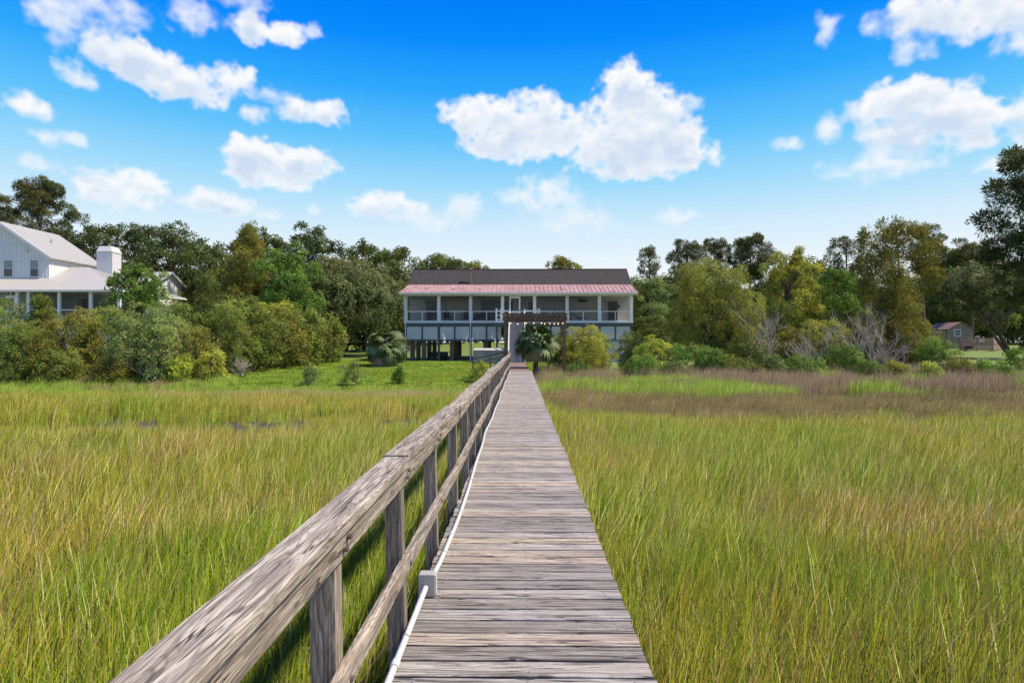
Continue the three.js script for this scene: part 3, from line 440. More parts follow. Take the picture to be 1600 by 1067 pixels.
// ---- the white farmhouse at the left
{
  const hs = thing('white_farmhouse', 'white board-and-batten farmhouse with pale metal roofs and screened porch', 'house', [-48, 1, -67]), roofT = tex(256, 256, (u, v) => { const n = 0.68 + 0.05 * fbm(u * 20, v * 20, 3); return [n, n * 0.985, n * 0.95]; }, true); roofT.repeat.set(0.3, 0.3);
  const rm = new THREE.MeshStandardMaterial({ map: roofT, roughness: 0.5, metalness: 0.08, side: THREE.DoubleSide }), wm = M(0.68, 0.68, 0.67, 0.7), sof = M(0.6, 0.6, 0.6), FL = 5.35;
  // upper gable block
  const xr = -49.65, xl = -60.1, xm = (xr + xl) / 2, zf = -64.5, zb = -72.4, ey = 12.0, ry = 15.55, W = 0.15;
  const gw = new THREE.Shape([[xl, 4], [xr, 4], [xr, ey], [xm, ry - 0.15], [xl, ey]].map((p) => new THREE.Vector2(...p)));
  const w1 = part(hs, 'gable_wall', new THREE.ExtrudeGeometry(gw, { depth: W, bevelEnabled: false }).translate(0, 0, zf - W), wm); part(hs, 'rear_wall', new THREE.ExtrudeGeometry(gw, { depth: W, bevelEnabled: false }).translate(0, 0, zb), wm);
  part(hs, 'side_wall', bx(xr - W, xr - 0.002, 4, ey, zb + W + 0.002, zf - W - 0.002), wm);
  const bat = []; for (let x = xr - 0.25; x > xl; x -= 0.4) { const t = ey + (1 - Math.abs(x - xm) / (xr - xm)) * (ry - ey) - 0.2; bat.push(bx(x - 0.025, x + 0.025, 9.4, t, zf + 0.002, zf + 0.025)); } for (let z = zf - 0.4; z > zb; z -= 0.4) bat.push(bx(xr, xr + 0.022, 9, ey, z - 0.025, z + 0.025)); part(w1, 'batten', bat, wm).userData.kind = 'stuff';
  part(hs, 'band_board', bx(xm - 3.4, xm + 3.4, 13.05, 13.2, zf + 0.026, zf + 0.05), wm);
  const ov = 0.4, sl = (ry - ey) / (xr - xm), rz0 = zf + ov, rz1 = zb - ov, ox = xr + ov, oy = ey - ov * sl;
  part(hs, 'main_roof', slab([[ox, oy + 0.12, rz0], [ox, oy + 0.12, rz1], [xm, ry + 0.12, rz1], [xm, ry + 0.12, rz0]], 0.12), rm); part(hs, 'main_roof', slab([[xl - ov, oy + 0.12, rz0], [xm - 0.002, ry + 0.12, rz0], [xm - 0.002, ry + 0.12, rz1], [xl - ov, oy + 0.12, rz1]], 0.12), rm);
  const sm = []; for (let z = rz0 - 0.1; z > rz1; z -= 0.45) sm.push(beam(V(ox, oy + 0.135, z), V(xm, ry + 0.135, z), 0.03, 0.03)); part(hs, 'roof_seam', sm, rm).userData.kind = 'stuff';
  part(hs, 'rake_board', beam(V(ox, oy + 0.02, rz0 + 0.03), V(xm, ry + 0.02, rz0 + 0.03), 0.05, 0.26), wm); part(hs, 'ridge_vent', new THREE.CylinderGeometry(0.07, 0.07, 0.5, 8).translate(xm + 2.4, ry - 2.4 * sl + 0.3, -68.5), M(0.3, 0.3, 0.3));
  part(hs, 'flood_light', [new THREE.SphereGeometry(0.12, 8, 6).translate(-51.9, 12.5, zf + 0.14), bx(-52.15, -51.7, 12.6, 12.7, zf + 0.03, zf + 0.12)], sof);
  for (const [a, b] of [[-54.4, -53.5], [-51.6, -50.75], [-57.4, -56.5]]) { const f = part(hs, 'window', [bx(a - 0.1, a, 9.85, 11.55, zf + 0.003, zf + 0.07), bx(b, b + 0.1, 9.85, 11.55, zf + 0.003, zf + 0.07), bx(a - 0.1, b + 0.1, 9.72, 9.848, zf + 0.003, zf + 0.08), bx(a, b, 10.68, 10.73, zf + 0.004, zf + 0.05)], wm); part(f, 'lintel', bx(a - 0.18, b + 0.18, 11.552, 11.7, zf + 0.003, zf + 0.09), wm); part(f, 'pane', bx(a, b, 9.85, 10.68, zf + 0.004, zf + 0.03), glass); part(f, 'pane', bx(a, b, 10.73, 11.55, zf + 0.004, zf + 0.035), M(0.18, 0.24, 0.26, 0.1)); }
  // porch roof: front plane, hip at the right
  const eZ = -61.5, eY = 8.2, rZ = -67.6, rY = 11.2, hx = -40.1, rx = -47.6;
  part(hs, 'porch_roof', slab([[-64, eY, eZ], [hx, eY, eZ], [rx, rY, rZ], [-64, rY, rZ]], 0.08), rm); part(hs, 'porch_roof', slab([[hx, eY - 0.003, eZ], [hx, eY - 0.003, -73.7], [rx + 0.003, rY - 0.003, rZ]], 0.08), rm);
  part(hs, 'porch_roof', slab([[hx, eY, -73.7], [xr, eY, -73.7], [xr, rY - 0.006, rZ - 0.01], [rx, rY - 0.006, rZ - 0.01]], 0.08), rm);
  const ps = []; for (let x = -63.8; x < hx; x += 0.42) { const top = x <= rx ? 1 : (hx - x) / (hx - rx); ps.push(beam(V(x, eY + 0.012, eZ), V(x, lerp(eY, rY, top) + 0.012, lerp(eZ, rZ, top)), 0.03, 0.035)); } for (let z = eZ - 0.4; z > -73.5; z -= 0.42) { const top = z > rZ ? (eZ - z) / (eZ - rZ) : (z + 73.7) / (73.7 + rZ); ps.push(beam(V(hx, eY + 0.012, z), V(lerp(hx, rx, top), lerp(eY, rY, top) + 0.012, z), 0.035, 0.03)); } part(hs, 'roof_seam', ps, rm).userData.kind = 'stuff';
  part(hs, 'gutter', [bx(-64, hx + 0.1, eY - 0.2, eY - 0.05, eZ + 0.002, eZ + 0.12), bx(hx + 0.002, hx + 0.1, eY - 0.2, eY - 0.05, -73.7, eZ)], M(0.62, 0.62, 0.6));
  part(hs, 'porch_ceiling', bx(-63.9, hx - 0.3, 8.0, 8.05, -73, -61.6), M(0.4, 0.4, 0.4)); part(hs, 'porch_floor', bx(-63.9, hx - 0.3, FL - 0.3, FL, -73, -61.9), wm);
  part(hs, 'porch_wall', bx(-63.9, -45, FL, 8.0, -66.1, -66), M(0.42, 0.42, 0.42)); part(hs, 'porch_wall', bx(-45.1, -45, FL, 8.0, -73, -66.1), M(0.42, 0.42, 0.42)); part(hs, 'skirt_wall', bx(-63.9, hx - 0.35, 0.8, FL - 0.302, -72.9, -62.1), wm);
  for (const x of [-57.2, -54, -50.9, -49.75, -46.6, -43.4, -40.5]) part(hs, 'porch_post', bx(x - 0.14, x + 0.14, FL + 0.002, 8.05, -62.1, -61.82), wm);
  for (const [a, b] of [[-57.06, -54.14], [-49.61, -46.74], [-46.46, -43.54], [-43.26, -40.64]]) { part(hs, 'screen', bx(a, b, FL, 8.0, -62.0, -61.997), screenM); const rg = part(hs, 'porch_railing', bx(a, b, 6.15, 6.25, -61.97, -61.9), wm); part(rg, 'bottom_rail', bx(a, b, FL + 0.05, FL + 0.15, -61.97, -61.9), wm); part(rg, 'upright', bx((a + b) / 2 - 0.04, (a + b) / 2 + 0.04, FL + 0.151, 6.149, -61.96, -61.92), wm); }
  { const a = -52.1, b = -51.1, dr = part(hs, 'screen_door', [bx(a, a + 0.14, FL, 7.55, -62, -61.92), bx(b - 0.14, b, FL, 7.55, -62, -61.92), bx(a + 0.141, b - 0.141, 7.4, 7.55, -62, -61.92), bx(a + 0.141, b - 0.141, 6.0, 6.15, -62, -61.92), bx(a + 0.141, b - 0.141, FL, FL + 0.2, -62, -61.92)], wm); part(dr, 'transom', [bx(a, b, 7.6, 7.66, -62, -61.92), bx((a + b) / 2 - 0.05, (a + b) / 2 + 0.05, 7.661, 8, -62, -61.92)], wm); part(hs, 'screen', bx(a + 0.14, -49.89, FL, 8, -62.06, -62.057), screenM); }
  part(hs, 'porch_window', bx(-47.6, -44.9 - 0.3, 6.2, 7.6, -65.995, -65.96), glass);
  // chimney
  const ch = part(hs, 'chimney', bx(-48.0, -46.2, 9, 13.1, -71, -69.4), M(0.6, 0.6, 0.6)); part(ch, 'chimney_band', bx(-48.05, -46.15, 13.102, 13.22, -71.05, -69.35), M(0.5, 0.5, 0.5)); { const c = new THREE.CylinderGeometry(0.95, 1.25, 0.6, 4).toNonIndexed().rotateY(Math.PI / 4)  .translate(-47.1, 13.522, -70.2); c.computeVertexNormals(); part(ch, 'chimney_cap', c, M(0.6, 0.6, 0.6)); }
  // rear wing with its gable end
  const wr = 11.65, we = 10.1, wx0 = -52, wx1 = -43.1; part(hs, 'wing_roof', slab([[wx0, we, -72.9], [wx1, we, -72.9], [wx1, wr, -76], [wx0, wr, -76]], 0.1), rm); part(hs, 'wing_roof', slab([[wx0, wr - 0.003, -76.004], [wx1, wr - 0.003, -76.004], [wx1, we, -79.1], [wx0, we, -79.1]], 0.1), rm);
  const wsm = []; for (let x = wx0; x < wx1; x += 0.42) wsm.push(beam(V(x, we + 0.012, -72.9), V(x, wr + 0.012, -76), 0.03, 0.03)); part(hs, 'roof_seam', wsm, rm).userData.kind = 'stuff';
  const wg = new THREE.Shape([[-79, 3], [-73, 3], [-73, we - 0.15], [-76, wr - 0.14], [-79, we - 0.15]].map(([z, y]) => new THREE.Vector2(-z, y))); part(hs, 'wing_gable', new THREE.ExtrudeGeometry(wg, { depth: 0.12, bevelEnabled: false }).rotateY(Math.PI / 2).translate(-43.65, 0, 0), wm); part(hs, 'wing_wall', bx(wx0, -43.66, 3, we - 0.2, -73.1, -73), wm);
  part(hs, 'rake_board', beam(V(wx1 + 0.03, wr - 0.06, -76), V(wx1 + 0.03, we - 0.06, -79.1), 0.05, 0.2), wm); part(hs, 'rake_board', beam(V(wx1 + 0.03, wr - 0.06, -76), V(wx1 + 0.03, we - 0.06, -72.9), 0.05, 0.2), wm);
}
// ---- shed and fence at the right
{
  const sd = thing('garden_shed', 'small tan shed with reddish roof beyond the right-hand trees', 'shed', [63, 2, -92.5]), tan = grainTex(0.5, [0.42, 0.36, 0.25]), tr = M(0.5, 0.22, 0.16), rf = grainTex(0.5, [0.34, 0.2, 0.19]);
  const a = 61.4, b = 64.9, m = (a + b) / 2, e = 4.92, p = 5.85, zf = -90, zb = -95;
  const sh = new THREE.Shape([[a, 1.5], [b, 1.5], [b, e], [m, p], [a, e]].map((q) => new THREE.Vector2(...q))); part(sd, 'gable_wall', new THREE.ExtrudeGeometry(sh, { depth: 0.1, bevelEnabled: false }).translate(0, 0, zf - 0.1), tan); part(sd, 'rear_wall', new THREE.ExtrudeGeometry(sh, { depth: 0.1, bevelEnabled: false }).translate(0, 0, zb), tan);
  for (const x of [a, b - 0.1]) part(sd, 'side_wall', bx(x, x + 0.1, 1.5, e, zb + 0.101, zf - 0.101), tan);
  part(sd, 'roof', slab([[a - 0.2, e - 0.05, zf + 0.2], [m, p + 0.06, zf + 0.2], [m, p + 0.06, zb - 0.2], [a - 0.2, e - 0.05, zb - 0.2]], 0.08), rf); part(sd, 'roof', slab([[m + 0.002, p + 0.06, zf + 0.2], [b + 0.2, e - 0.05, zf + 0.2], [b + 0.2, e - 0.05, zb - 0.2], [m + 0.002, p + 0.06, zb - 0.2]], 0.08), rf);
  part(sd, 'corner_trim', bx(a - 0.03, a + 0.09, 1.6, e, zf + 0.002, zf + 0.03), tr);
  const w = part(sd, 'window', [bx(62.2, 63.2, 3.85, 3.95, zf + 0.002, zf + 0.05), bx(62.2, 63.2, 4.75, 4.85, zf + 0.002, zf + 0.05), bx(62.2, 62.3, 3.951, 4.749, zf + 0.002, zf + 0.05), bx(63.1, 63.2, 3.951, 4.749, zf + 0.002, zf + 0.05), bx(62.3, 63.1, 4.33, 4.37, zf + 0.002, zf + 0.04)], white); part(w, 'pane', bx(62.3, 63.1, 3.95, 4.75, zf + 0.002, zf + 0.02), glass);
  part(sd, 'side_window', bx(a - 0.03, a - 0.002, 4.3, 4.7, -93.5, -91.2), M(0.5, 0.52, 0.55, 0.2));
  const fm = [[0.42, 0.26, 0.2], [0.38, 0.24, 0.185], [0.46, 0.29, 0.23]].map((c) => grainTex(0.7, c)), fn = thing('board_fence', 'reddish brown horizontal board fence in front of the shed', 'fence', [62, 1.9, -84]);
  for (let k = 0; k < 7; k++) { part(fn, 'board', bx(58.9, 63.3, 1.9 + k * 0.24, 2.11 + k * 0.24, -84.02, -83.98), fm[k % 3]); part(fn, 'board', beam(V(63.33, 2.0 + k * 0.24, -84.05), V(67.2, 2.0 + k * 0.24, -87.5), 0.04, 0.21), fm[(k + 1) % 3]); }
  for (const [x, z] of [[58.95, -84.1], [61.1, -84.1], [63.25, -84.1], [65.3, -85.95], [67.2, -87.6]]) part(fn, 'post', bx(x - 0.05, x + 0.05, 1.6, 3.6, z - 0.05, z + 0.05), fm[1]);
  const cr = thing('wheelbarrow', 'dark wheelbarrow leaning at the left end of the board fence', 'wheelbarrow', [59.6, T(59.6, -83), -83.2]); const tub = new THREE.CylinderGeometry(0.5, 0.3, 0.35, 10).scale(1.2, 1, 0.8).translate(0, 0.5, 0); piece(cr, 'tub', tub, dark); piece(cr, 'wheel', new THREE.TorusGeometry(0.2, 0.05, 6, 12).translate(-0.6, 0.24, 0), dark); for (const z of [-0.25, 0.25]) piece(cr, 'handle', beam(V(-0.5, 0.3, z), V(0.9, 0.55, z), 0.04, 0.04), tr);
}

// ------------------------------------------------------------------ marsh grass
const leafM = (trans = 0.4) => new THREE.MeshPhysicalMaterial({ vertexColors: true, roughness: 0.9, transmission: trans, thickness: 0, specularIntensity: 0.25, side: THREE.DoubleSide });
function grassClump(seed, o) {
  const r = rng(seed), pos = [], col = [], nrm = [], idx = [];
  for (let b = 0; b < o.n; b++) {
    const a = r() * 6.283, q = Math.sqrt(r()) * o.spread, bx0 = Math.cos(a) * q, bz0 = Math.sin(a) * q, h = o.h * (0.4 + 0.65 * Math.sqrt(r())), w = o.w * (0.6 + 0.8 * r());
    let t = r(), k = 0; while (k < o.pal.length - 1 && t > o.pal[k][0]) { t -= o.pal[k][0]; k++; }
    const j = 0.65 + r() * 0.6, c = o.pal[k].slice(1).map((v) => v * j);
    const la = r() * 6.283, bend = (0.12 + 0.5 * r() * r()) * (o.bend ?? 1), wind = o.wind ?? 0.1;
    const dx = Math.cos(la) * bend * 0.55 + wind + 0.1 * (r() - 0.5), dz = Math.sin(la) * bend * 0.55;
    const fa = (r() - 0.5) * 3.0, fx = Math.cos(fa), fz = Math.sin(fa), base = pos.length / 3, S = o.segs;
    for (let s = 0; s <= S; s++) {
      const u = s / S, droop = u * u, y = h * (u - 0.24 * bend * droop * u), x = bx0 + dx * h * droop, z = bz0 + dz * h * droop, ww = (w / 2) * (s === S ? 0.15 : 1 - 0.55 * u);
      pos.push(x - fx * ww, y, z - fz * ww, x + fx * ww, y, z + fz * ww);
      for (let e = 0; e < 2; e++) { nrm.push(-fz * 0.6, 0.75, fx * 0.6); col.push(...c); }
      if (s) { const p = base + (s - 1) * 2; idx.push(p, p + 1, p + 2, p + 1, p + 3, p + 2); }
    }
  }
  const g = new THREE.BufferGeometry(); g.setAttribute('position', new THREE.Float32BufferAttribute(pos, 3)); g.setAttribute('normal', new THREE.Float32BufferAttribute(nrm, 3)); g.setAttribute('color', new THREE.Float32BufferAttribute(col, 3)); g.setIndex(idx); return g;
}
const grassM = leafM(0.22);
// scatter(): fill an area with copies of several clump variants; each variant is one object of kind stuff
function scatter(name, label, geos, list, m = grassM) {
  geos.forEach((g, v) => {
    const mine = list.filter((_, i) => i % geos.length === v), o = new THREE.InstancedMesh(g, m, mine.length), M4 = new THREE.Matrix4(), q = new THREE.Quaternion(), c = new THREE.Color();
    mine.forEach((p, i) => { q.setFromEuler(new THREE.Euler(p.tx ?? 0, p.turn ?? 0, p.tz ?? 0)); M4.compose(V(p.x, p.y, p.z), q, V(p.s * (p.sw ?? 1), p.s * (p.sy ?? 1), p.s * (p.sw ?? 1))); o.setMatrixAt(i, M4); o.setColorAt(i, c.setRGB(...(p.c ?? [1, 1, 1]))); });
    o.name = numbered(name); tag(o, label, 'grass', null, 'stuff'); scene.add(o);
  });
}
const PAL = [[0.40, 0.27, 0.265, 0.018], [0.26, 0.125, 0.18, 0.012], [0.13, 0.44, 0.40, 0.09], [0.14, 0.18, 0.125, 0.045], [0.07, 0.56, 0.48, 0.22]];
const PALD = [[0.3, 0.17, 0.16, 0.035], [0.4, 0.2, 0.16, 0.08], [0.3, 0.33, 0.27, 0.15]];
const PALG = [[0.5, 0.15, 0.27, 0.03], [0.3, 0.25, 0.33, 0.04], [0.2, 0.38, 0.38, 0.1]];
const mudGap = (x, z) => { const d = -z, w = (fbm(x * 0.2 + 3, 8.8, 2) - 0.5) * 3; const L = ss(14.5, 18, d + w) * ss(23.5, 22.6, d + w) * ss(-1.8, -3.6, x) * ss(-17, -14.5, x); const R = ss(17, 20, d + w) * ss(24.5, 23.8, d + w) * ss(4, 6, x) * ss(12, 10, x); return Math.max(L, R * 0.9) * lerp(0.55, 1, ss(0.4, 0.55, fbm(x * 0.5 + 3, d * 0.6, 2))); };
{
  const r = rng(99), near = [], mid = [], far = [];
  const put = (d0, d1, dens, out, big) => {
    for (let d = d0; d < d1; d += 0.25) {
      const half = Math.max(0, d) * 0.9 + 4, n = dens * 0.25 * half * 2;
      for (let i = 0; i < n + r() - 0.5; i++) {
        const x = (r() * 2 - 1) * half, z = -(d + r() * 0.25), e = -z + shoreShift(x); if (e > (x > 1 ? 23.4 + (fbm(x * 0.3, 5, 2) - 0.5) * 6 + (vn(x * 1.7, z * 1.7) < 0.3 ? 4 : 0) : 31.2)) continue;
        const gap = mudGap(x, z); if (gap > 0.2 && r() < gap * (-z > 18.5 ? 0.85 : 0.3)) continue;
        const straw = fbm(x * 0.42 + 40, z * 0.3, 3), lush = fbm(x * 0.55 + 7, z * 0.5 + 70, 3), hh = fbm(x * 0.25 + 1, z * 0.25, 3), k = ss(0.44, 0.64, straw), l = ss(0.47, 0.62, lush);
        // patches: green, golden, tan
        const c = [lerp(lerp(0.94, 1.1, k), 0.7, l * 0.7), lerp(lerp(1.0, 1.0, k), 0.98, l * 0.7), lerp(lerp(0.85, 1.2, k), 0.65, l * 0.7)];
        const s = (0.8 + 0.5 * (hh - 0.3)) * (0.85 + 0.3 * r()) * lerp(1, 0.5, gap) * lerp(1, 0.84, ss(12, 24, -z)) * (x > 1 ? lerp(1, 0.66, ss(16, 22, e)) : lerp(1, 0.62, ss(24, 30, e))) * ((x > -1.0 && x < 0.85) ? 0.82 : 1);
        out.push({ x, y: T(x, z) - 0.03, z, s, turn: (r() - 0.5) * 1.8, c: c.map((v) => v * (0.9 + 0.2 * r())), sw: big });
      }
    }
  };
  put(-1.5, 6.5, 40, near, 1.15); put(6.5, 14, 16, mid, 1.2); put(14, 37, 9, far, 1.3);
  const gN = [], gM = [], gF = []; for (let i = 0; i < 6; i++) { gN.push(grassClump(100 + i, { n: 62, spread: 0.24, h: 1.04, w: 0.0085, segs: 5, pal: PAL, bend: 1.15 })); gM.push(grassClump(200 + i, { n: 78, spread: 0.34, h: 1.0, w: 0.009, segs: 4, pal: PAL, bend: 1.05 })); gF.push(grassClump(300 + i, { n: 84, spread: 0.46, h: 1.0, w: 0.0135, segs: 3, pal: PAL, bend: 0.9 })); }
  scatter('marsh_grass', 'tall yellow-green marsh grass close to the boardwalk in the foreground', gN, near); scatter('marsh_grass', 'yellow-green marsh grass in the middle distance either side of the walk', gM, mid); scatter('marsh_grass', 'yellow-green marsh grass in front of the bank', gF, far);
  // straw seed stalks standing over the near grass
  const stalk = [0, 1, 2].map((i) => grassClump(400 + i, { n: 7, spread: 0.2, h: 1.22, w: 0.008, segs: 4, pal: [[0.5, 0.36, 0.26, 0.14], [0.5, 0.24, 0.16, 0.09]], bend: 0.5, wind: 0.22 })), sl = [];
  for (let i = 0; i < 1500; i++) { const d = 1 + Math.pow(r(), 0.7) * 15, x = (r() * 2 - 1) * (d * 0.9 + 3), z = -d; if (fbm(x * 0.5, z * 0.5 + 30, 2) < 0.46) continue; sl.push({ x, y: T(x, z), z, s: 0.8 + 0.3 * r(), turn: (r() - 0.5) * 1.4 }); }
  scatter('seed_stalks', 'brown dry seed stalks standing among the near marsh grass', stalk, sl);
  // brown rush along the foot of the bank
  const gD = [0, 1, 2, 3].map((i) => grassClump(500 + i, { n: 60, spread: 0.42, h: 0.8, w: 0.016, segs: 3, pal: PALD, bend: 1.3, wind: 0.28 })), dl = [], gl = [], rl = [];
  const gG = [0, 1, 2, 3].map((i) => grassClump(520 + i, { n: 50, spread: 0.4, h: 0.95, w: 0.022, segs: 3, pal: PALG, bend: 0.8, wind: 0.08 })), gR = [0, 1, 2].map((i) => grassClump(540 + i, { n: 46, spread: 0.4, h: 1.2, w: 0.014, segs: 3, pal: [[0.5, 0.28, 0.22, 0.14], [0.5, 0.2, 0.15, 0.10]], bend: 0.9, wind: 0.1 }));
  for (let i = 0; i < 32000; i++) {
    const d = 20 + r() * 21, x = (r() * 2 - 1) * (d * 0.9 + 4), z = -d, e = d + shoreShift(x), p = { x, y: T(x, z) - 0.03, z, turn: (r() - 0.5) * 1.5 }, n = fbm(x * 0.28 + 60, z * 0.5, 3), j = 0.85 + 0.3 * r(); p.c = [j, j, j];
    if (x > 1) { const lo = lerp(22, 20.6, ss(6, 26, x)); if (e > lo + (n - 0.5) * 3 && e < 29.5 && (n > 0.4 || e > lo + 3) && r() < lerp(0.25, 0.9, ss(0.36, 0.6, fbm(x * 0.7 + 2, z * 0.9, 3)))) { p.s = (0.66 + 0.35 * r()) * lerp(0.75, 1, ss(22, 26, e)) * (0.7 + 0.6 * vn(x * 0.8, z * 0.8)); p.c = p.c.map((v, k) => v * lerp(0.75, 1.25, vn(x * 0.9 + 7, z * 0.6)) * [0.92, 0.9, 0.85][k]); dl.push(p); } else if (e > 29 && e < 36.5 && n > (x < 11 ? 0.45 : 0.66) && r() < 0.55) { p.s = 0.7 + 0.45 * r(); gl.push(p); } else if (e > 33 && e < 41 && r() < 0.6) { p.s = 0.55 + 0.5 * r(); (n < 0.5 ? rl : n > 0.62 ? gl : dl).push(p); } }
    else { if (e > 26.5 && e < 31 && n > 0.5 && x > -18 && r() < 0.5) { p.s = 0.6 + 0.3 * r(); p.c = p.c.map((v) => v * 1.3); dl.push(p); } else if (e > 30.5 && e < 34.5 && r() < 0.35) { p.s = 0.22 + 0.4 * r(); gl.push(p); } else if (x < -17 && e > 33 && e < 38 && r() < 0.35) { p.s = 0.5 + 0.4 * r(); (n < 0.5 ? gl : dl).push(p); } }
  }
  scatter('brown_rush', 'matted brown rush along the foot of the bank', gD, dl); scatter('bank_grass', 'bright green grass growing on the bank', gG, gl); scatter('dry_reeds', 'dry tan reeds on the bank right of the walk', gR, rl);
  // lawn blades
  const gL = [0, 1, 2].map((i) => grassClump(560 + i, { n: 60, spread: 0.5, h: 0.075, w: 0.014, segs: 2, pal: [[0.6, 0.22, 0.35, 0.04], [0.4, 0.31, 0.4, 0.06]], bend: 1 })), ll = [];
  for (let i = 0; i < 20000; i++) { const x = -24 + r() * 26, d = 34 + r() * 28, z = -d; if (isLawn(x, z) < 0.5) continue; const n = fbm(x * 0.3, z * 0.3, 2); ll.push({ x, y: T(x, z) - 0.01, z, s: 0.7 + 0.7 * r(), sw: 1.3, turn: r() * 6.28, c: [0.9 + 0.25 * n, 1, 1] }); }
  scatter('lawn_grass', 'short mown lawn grass left of the house', gL, ll);
}

// ------------------------------------------------------------------ trees and shrubs
function leafClump(seed, n, L, wide, R, o = {}) {
  const r = rng(seed), pos = [], col = [], nrm = [], idx = [];
  for (let i = 0; i < n; i++) {
    const d = V(r() * 2 - 1, r() * 2 - 1, r() * 2 - 1); if (d.lengthSq() > 1) { i--; continue; }
    const p = d.clone().multiplyScalar(R); p.y *= o.flat ?? 0.55;
    const dir = o.needle ? d.clone().add(V((r() - 0.5), 0.5 + (r() - 0.5), (r() - 0.5))).normalize() : V(r() * 2 - 1, (r() - 0.5) * 0.9 + (o.rise ?? 0), r() * 2 - 1).add(V(d.x * 0.5, 0.1, d.z * 0.5)).normalize();
    const side = V(r() * 2 - 1, (r() - 0.5) * 0.8, r() * 2 - 1).cross(dir).normalize(), len = L * (0.7 + 0.6 * r()), w = len * wide, nn = dir.clone().cross(side).normalize(); if (nn.y < 0) nn.negate();
    const sn = nn.clone().multiplyScalar(0.6).add(V(d.x * 0.25, 0.55, d.z * 0.25)).normalize();
    const a = p, b = p.clone().addScaledVector(dir, len * 0.5).addScaledVector(side, w / 2).addScaledVector(nn, -len * 0.06), c = p.clone().addScaledVector(dir, len), e = p.clone().addScaledVector(dir, len * 0.5).addScaledVector(side, -w / 2).addScaledVector(nn, -len * 0.06);
    const k = pos.length / 3, j = 0.86 + r() * 0.28, hue = (r() - 0.5) * 0.16, cc = [j * (1 + hue), j, j * (1 - hue)];
    for (const q of [a, b, c, e]) { pos.push(q.x, q.y, q.z); nrm.push(sn.x, sn.y, sn.z); col.push(...cc); }
    { const gn = b.clone().sub(a).cross(c.clone().sub(a)); if (gn.dot(sn) > 0) idx.push(k, k + 1, k + 2, k, k + 2, k + 3); else idx.push(k, k + 2, k + 1, k, k + 3, k + 2); }
  }
  const g = new THREE.BufferGeometry(); g.setAttribute('position', new THREE.Float32BufferAttribute(pos, 3)); g.setAttribute('normal', new THREE.Float32BufferAttribute(nrm, 3)); g.setAttribute('color', new THREE.Float32BufferAttribute(col, 3)); g.setIndex(idx); return g;
}
const clumps = {
  far: [1, 2, 3].map((s) => leafClump(s, 44, 0.27, 0.55, 0.62)), pine: [4, 5, 6].map((s) => leafClump(s, 54, 0.34, 0.2, 0.42, { needle: true, flat: 0.7 })), mid: [7, 8, 9].map((s) => leafClump(s, 44, 0.17, 0.5, 0.38)),
  near: [10, 11, 12].map((s) => leafClump(s, 46, 0.115, 0.45, 0.27)), spray: [13, 14, 15].map((s) => leafClump(s, 50, 0.16, 0.26, 0.32, { rise: 0.25 })), cedar: [16, 17, 18].map((s) => leafClump(s, 56, 0.2, 0.24, 0.33, { needle: true, flat: 1 })), moss: [19, 20].map((s) => leafClump(s, 44, 0.3, 0.22, 0.5, { rise: -0.9, flat: 1 })),
};
const treeM = leafM(0.4), barkT = tex(128, 256, (u, v) => { const n = 0.35 + 0.5 * fbm(u * 14, v * 6, 4); return [n, n * 0.92, n * 0.84]; }, true);
const bark = (r, g, b) => new THREE.MeshStandardMaterial({ color: new THREE.Color().setRGB(r, g, b), map: barkT, roughness: 0.95 }), barkDark = bark(0.3, 0.26, 0.22), barkPine = bark(0.42, 0.33, 0.27), barkGrey = bark(0.62, 0.58, 0.54);
const HUE = { dark: [0.046, 0.066, 0.018], oak: [0.064, 0.088, 0.02], olive: [0.105, 0.112, 0.02], pine: [0.05, 0.062, 0.018], green: [0.085, 0.15, 0.024], yellow: [0.18, 0.2, 0.03], willow: [0.145, 0.165, 0.03], myrtle: [0.095, 0.125, 0.024], lime: [0.2, 0.25, 0.035], cedar: [0.095, 0.092, 0.018], moss: [0.085, 0.105, 0.04], sage: [0.12, 0.16, 0.05] };
let nInst = 0;
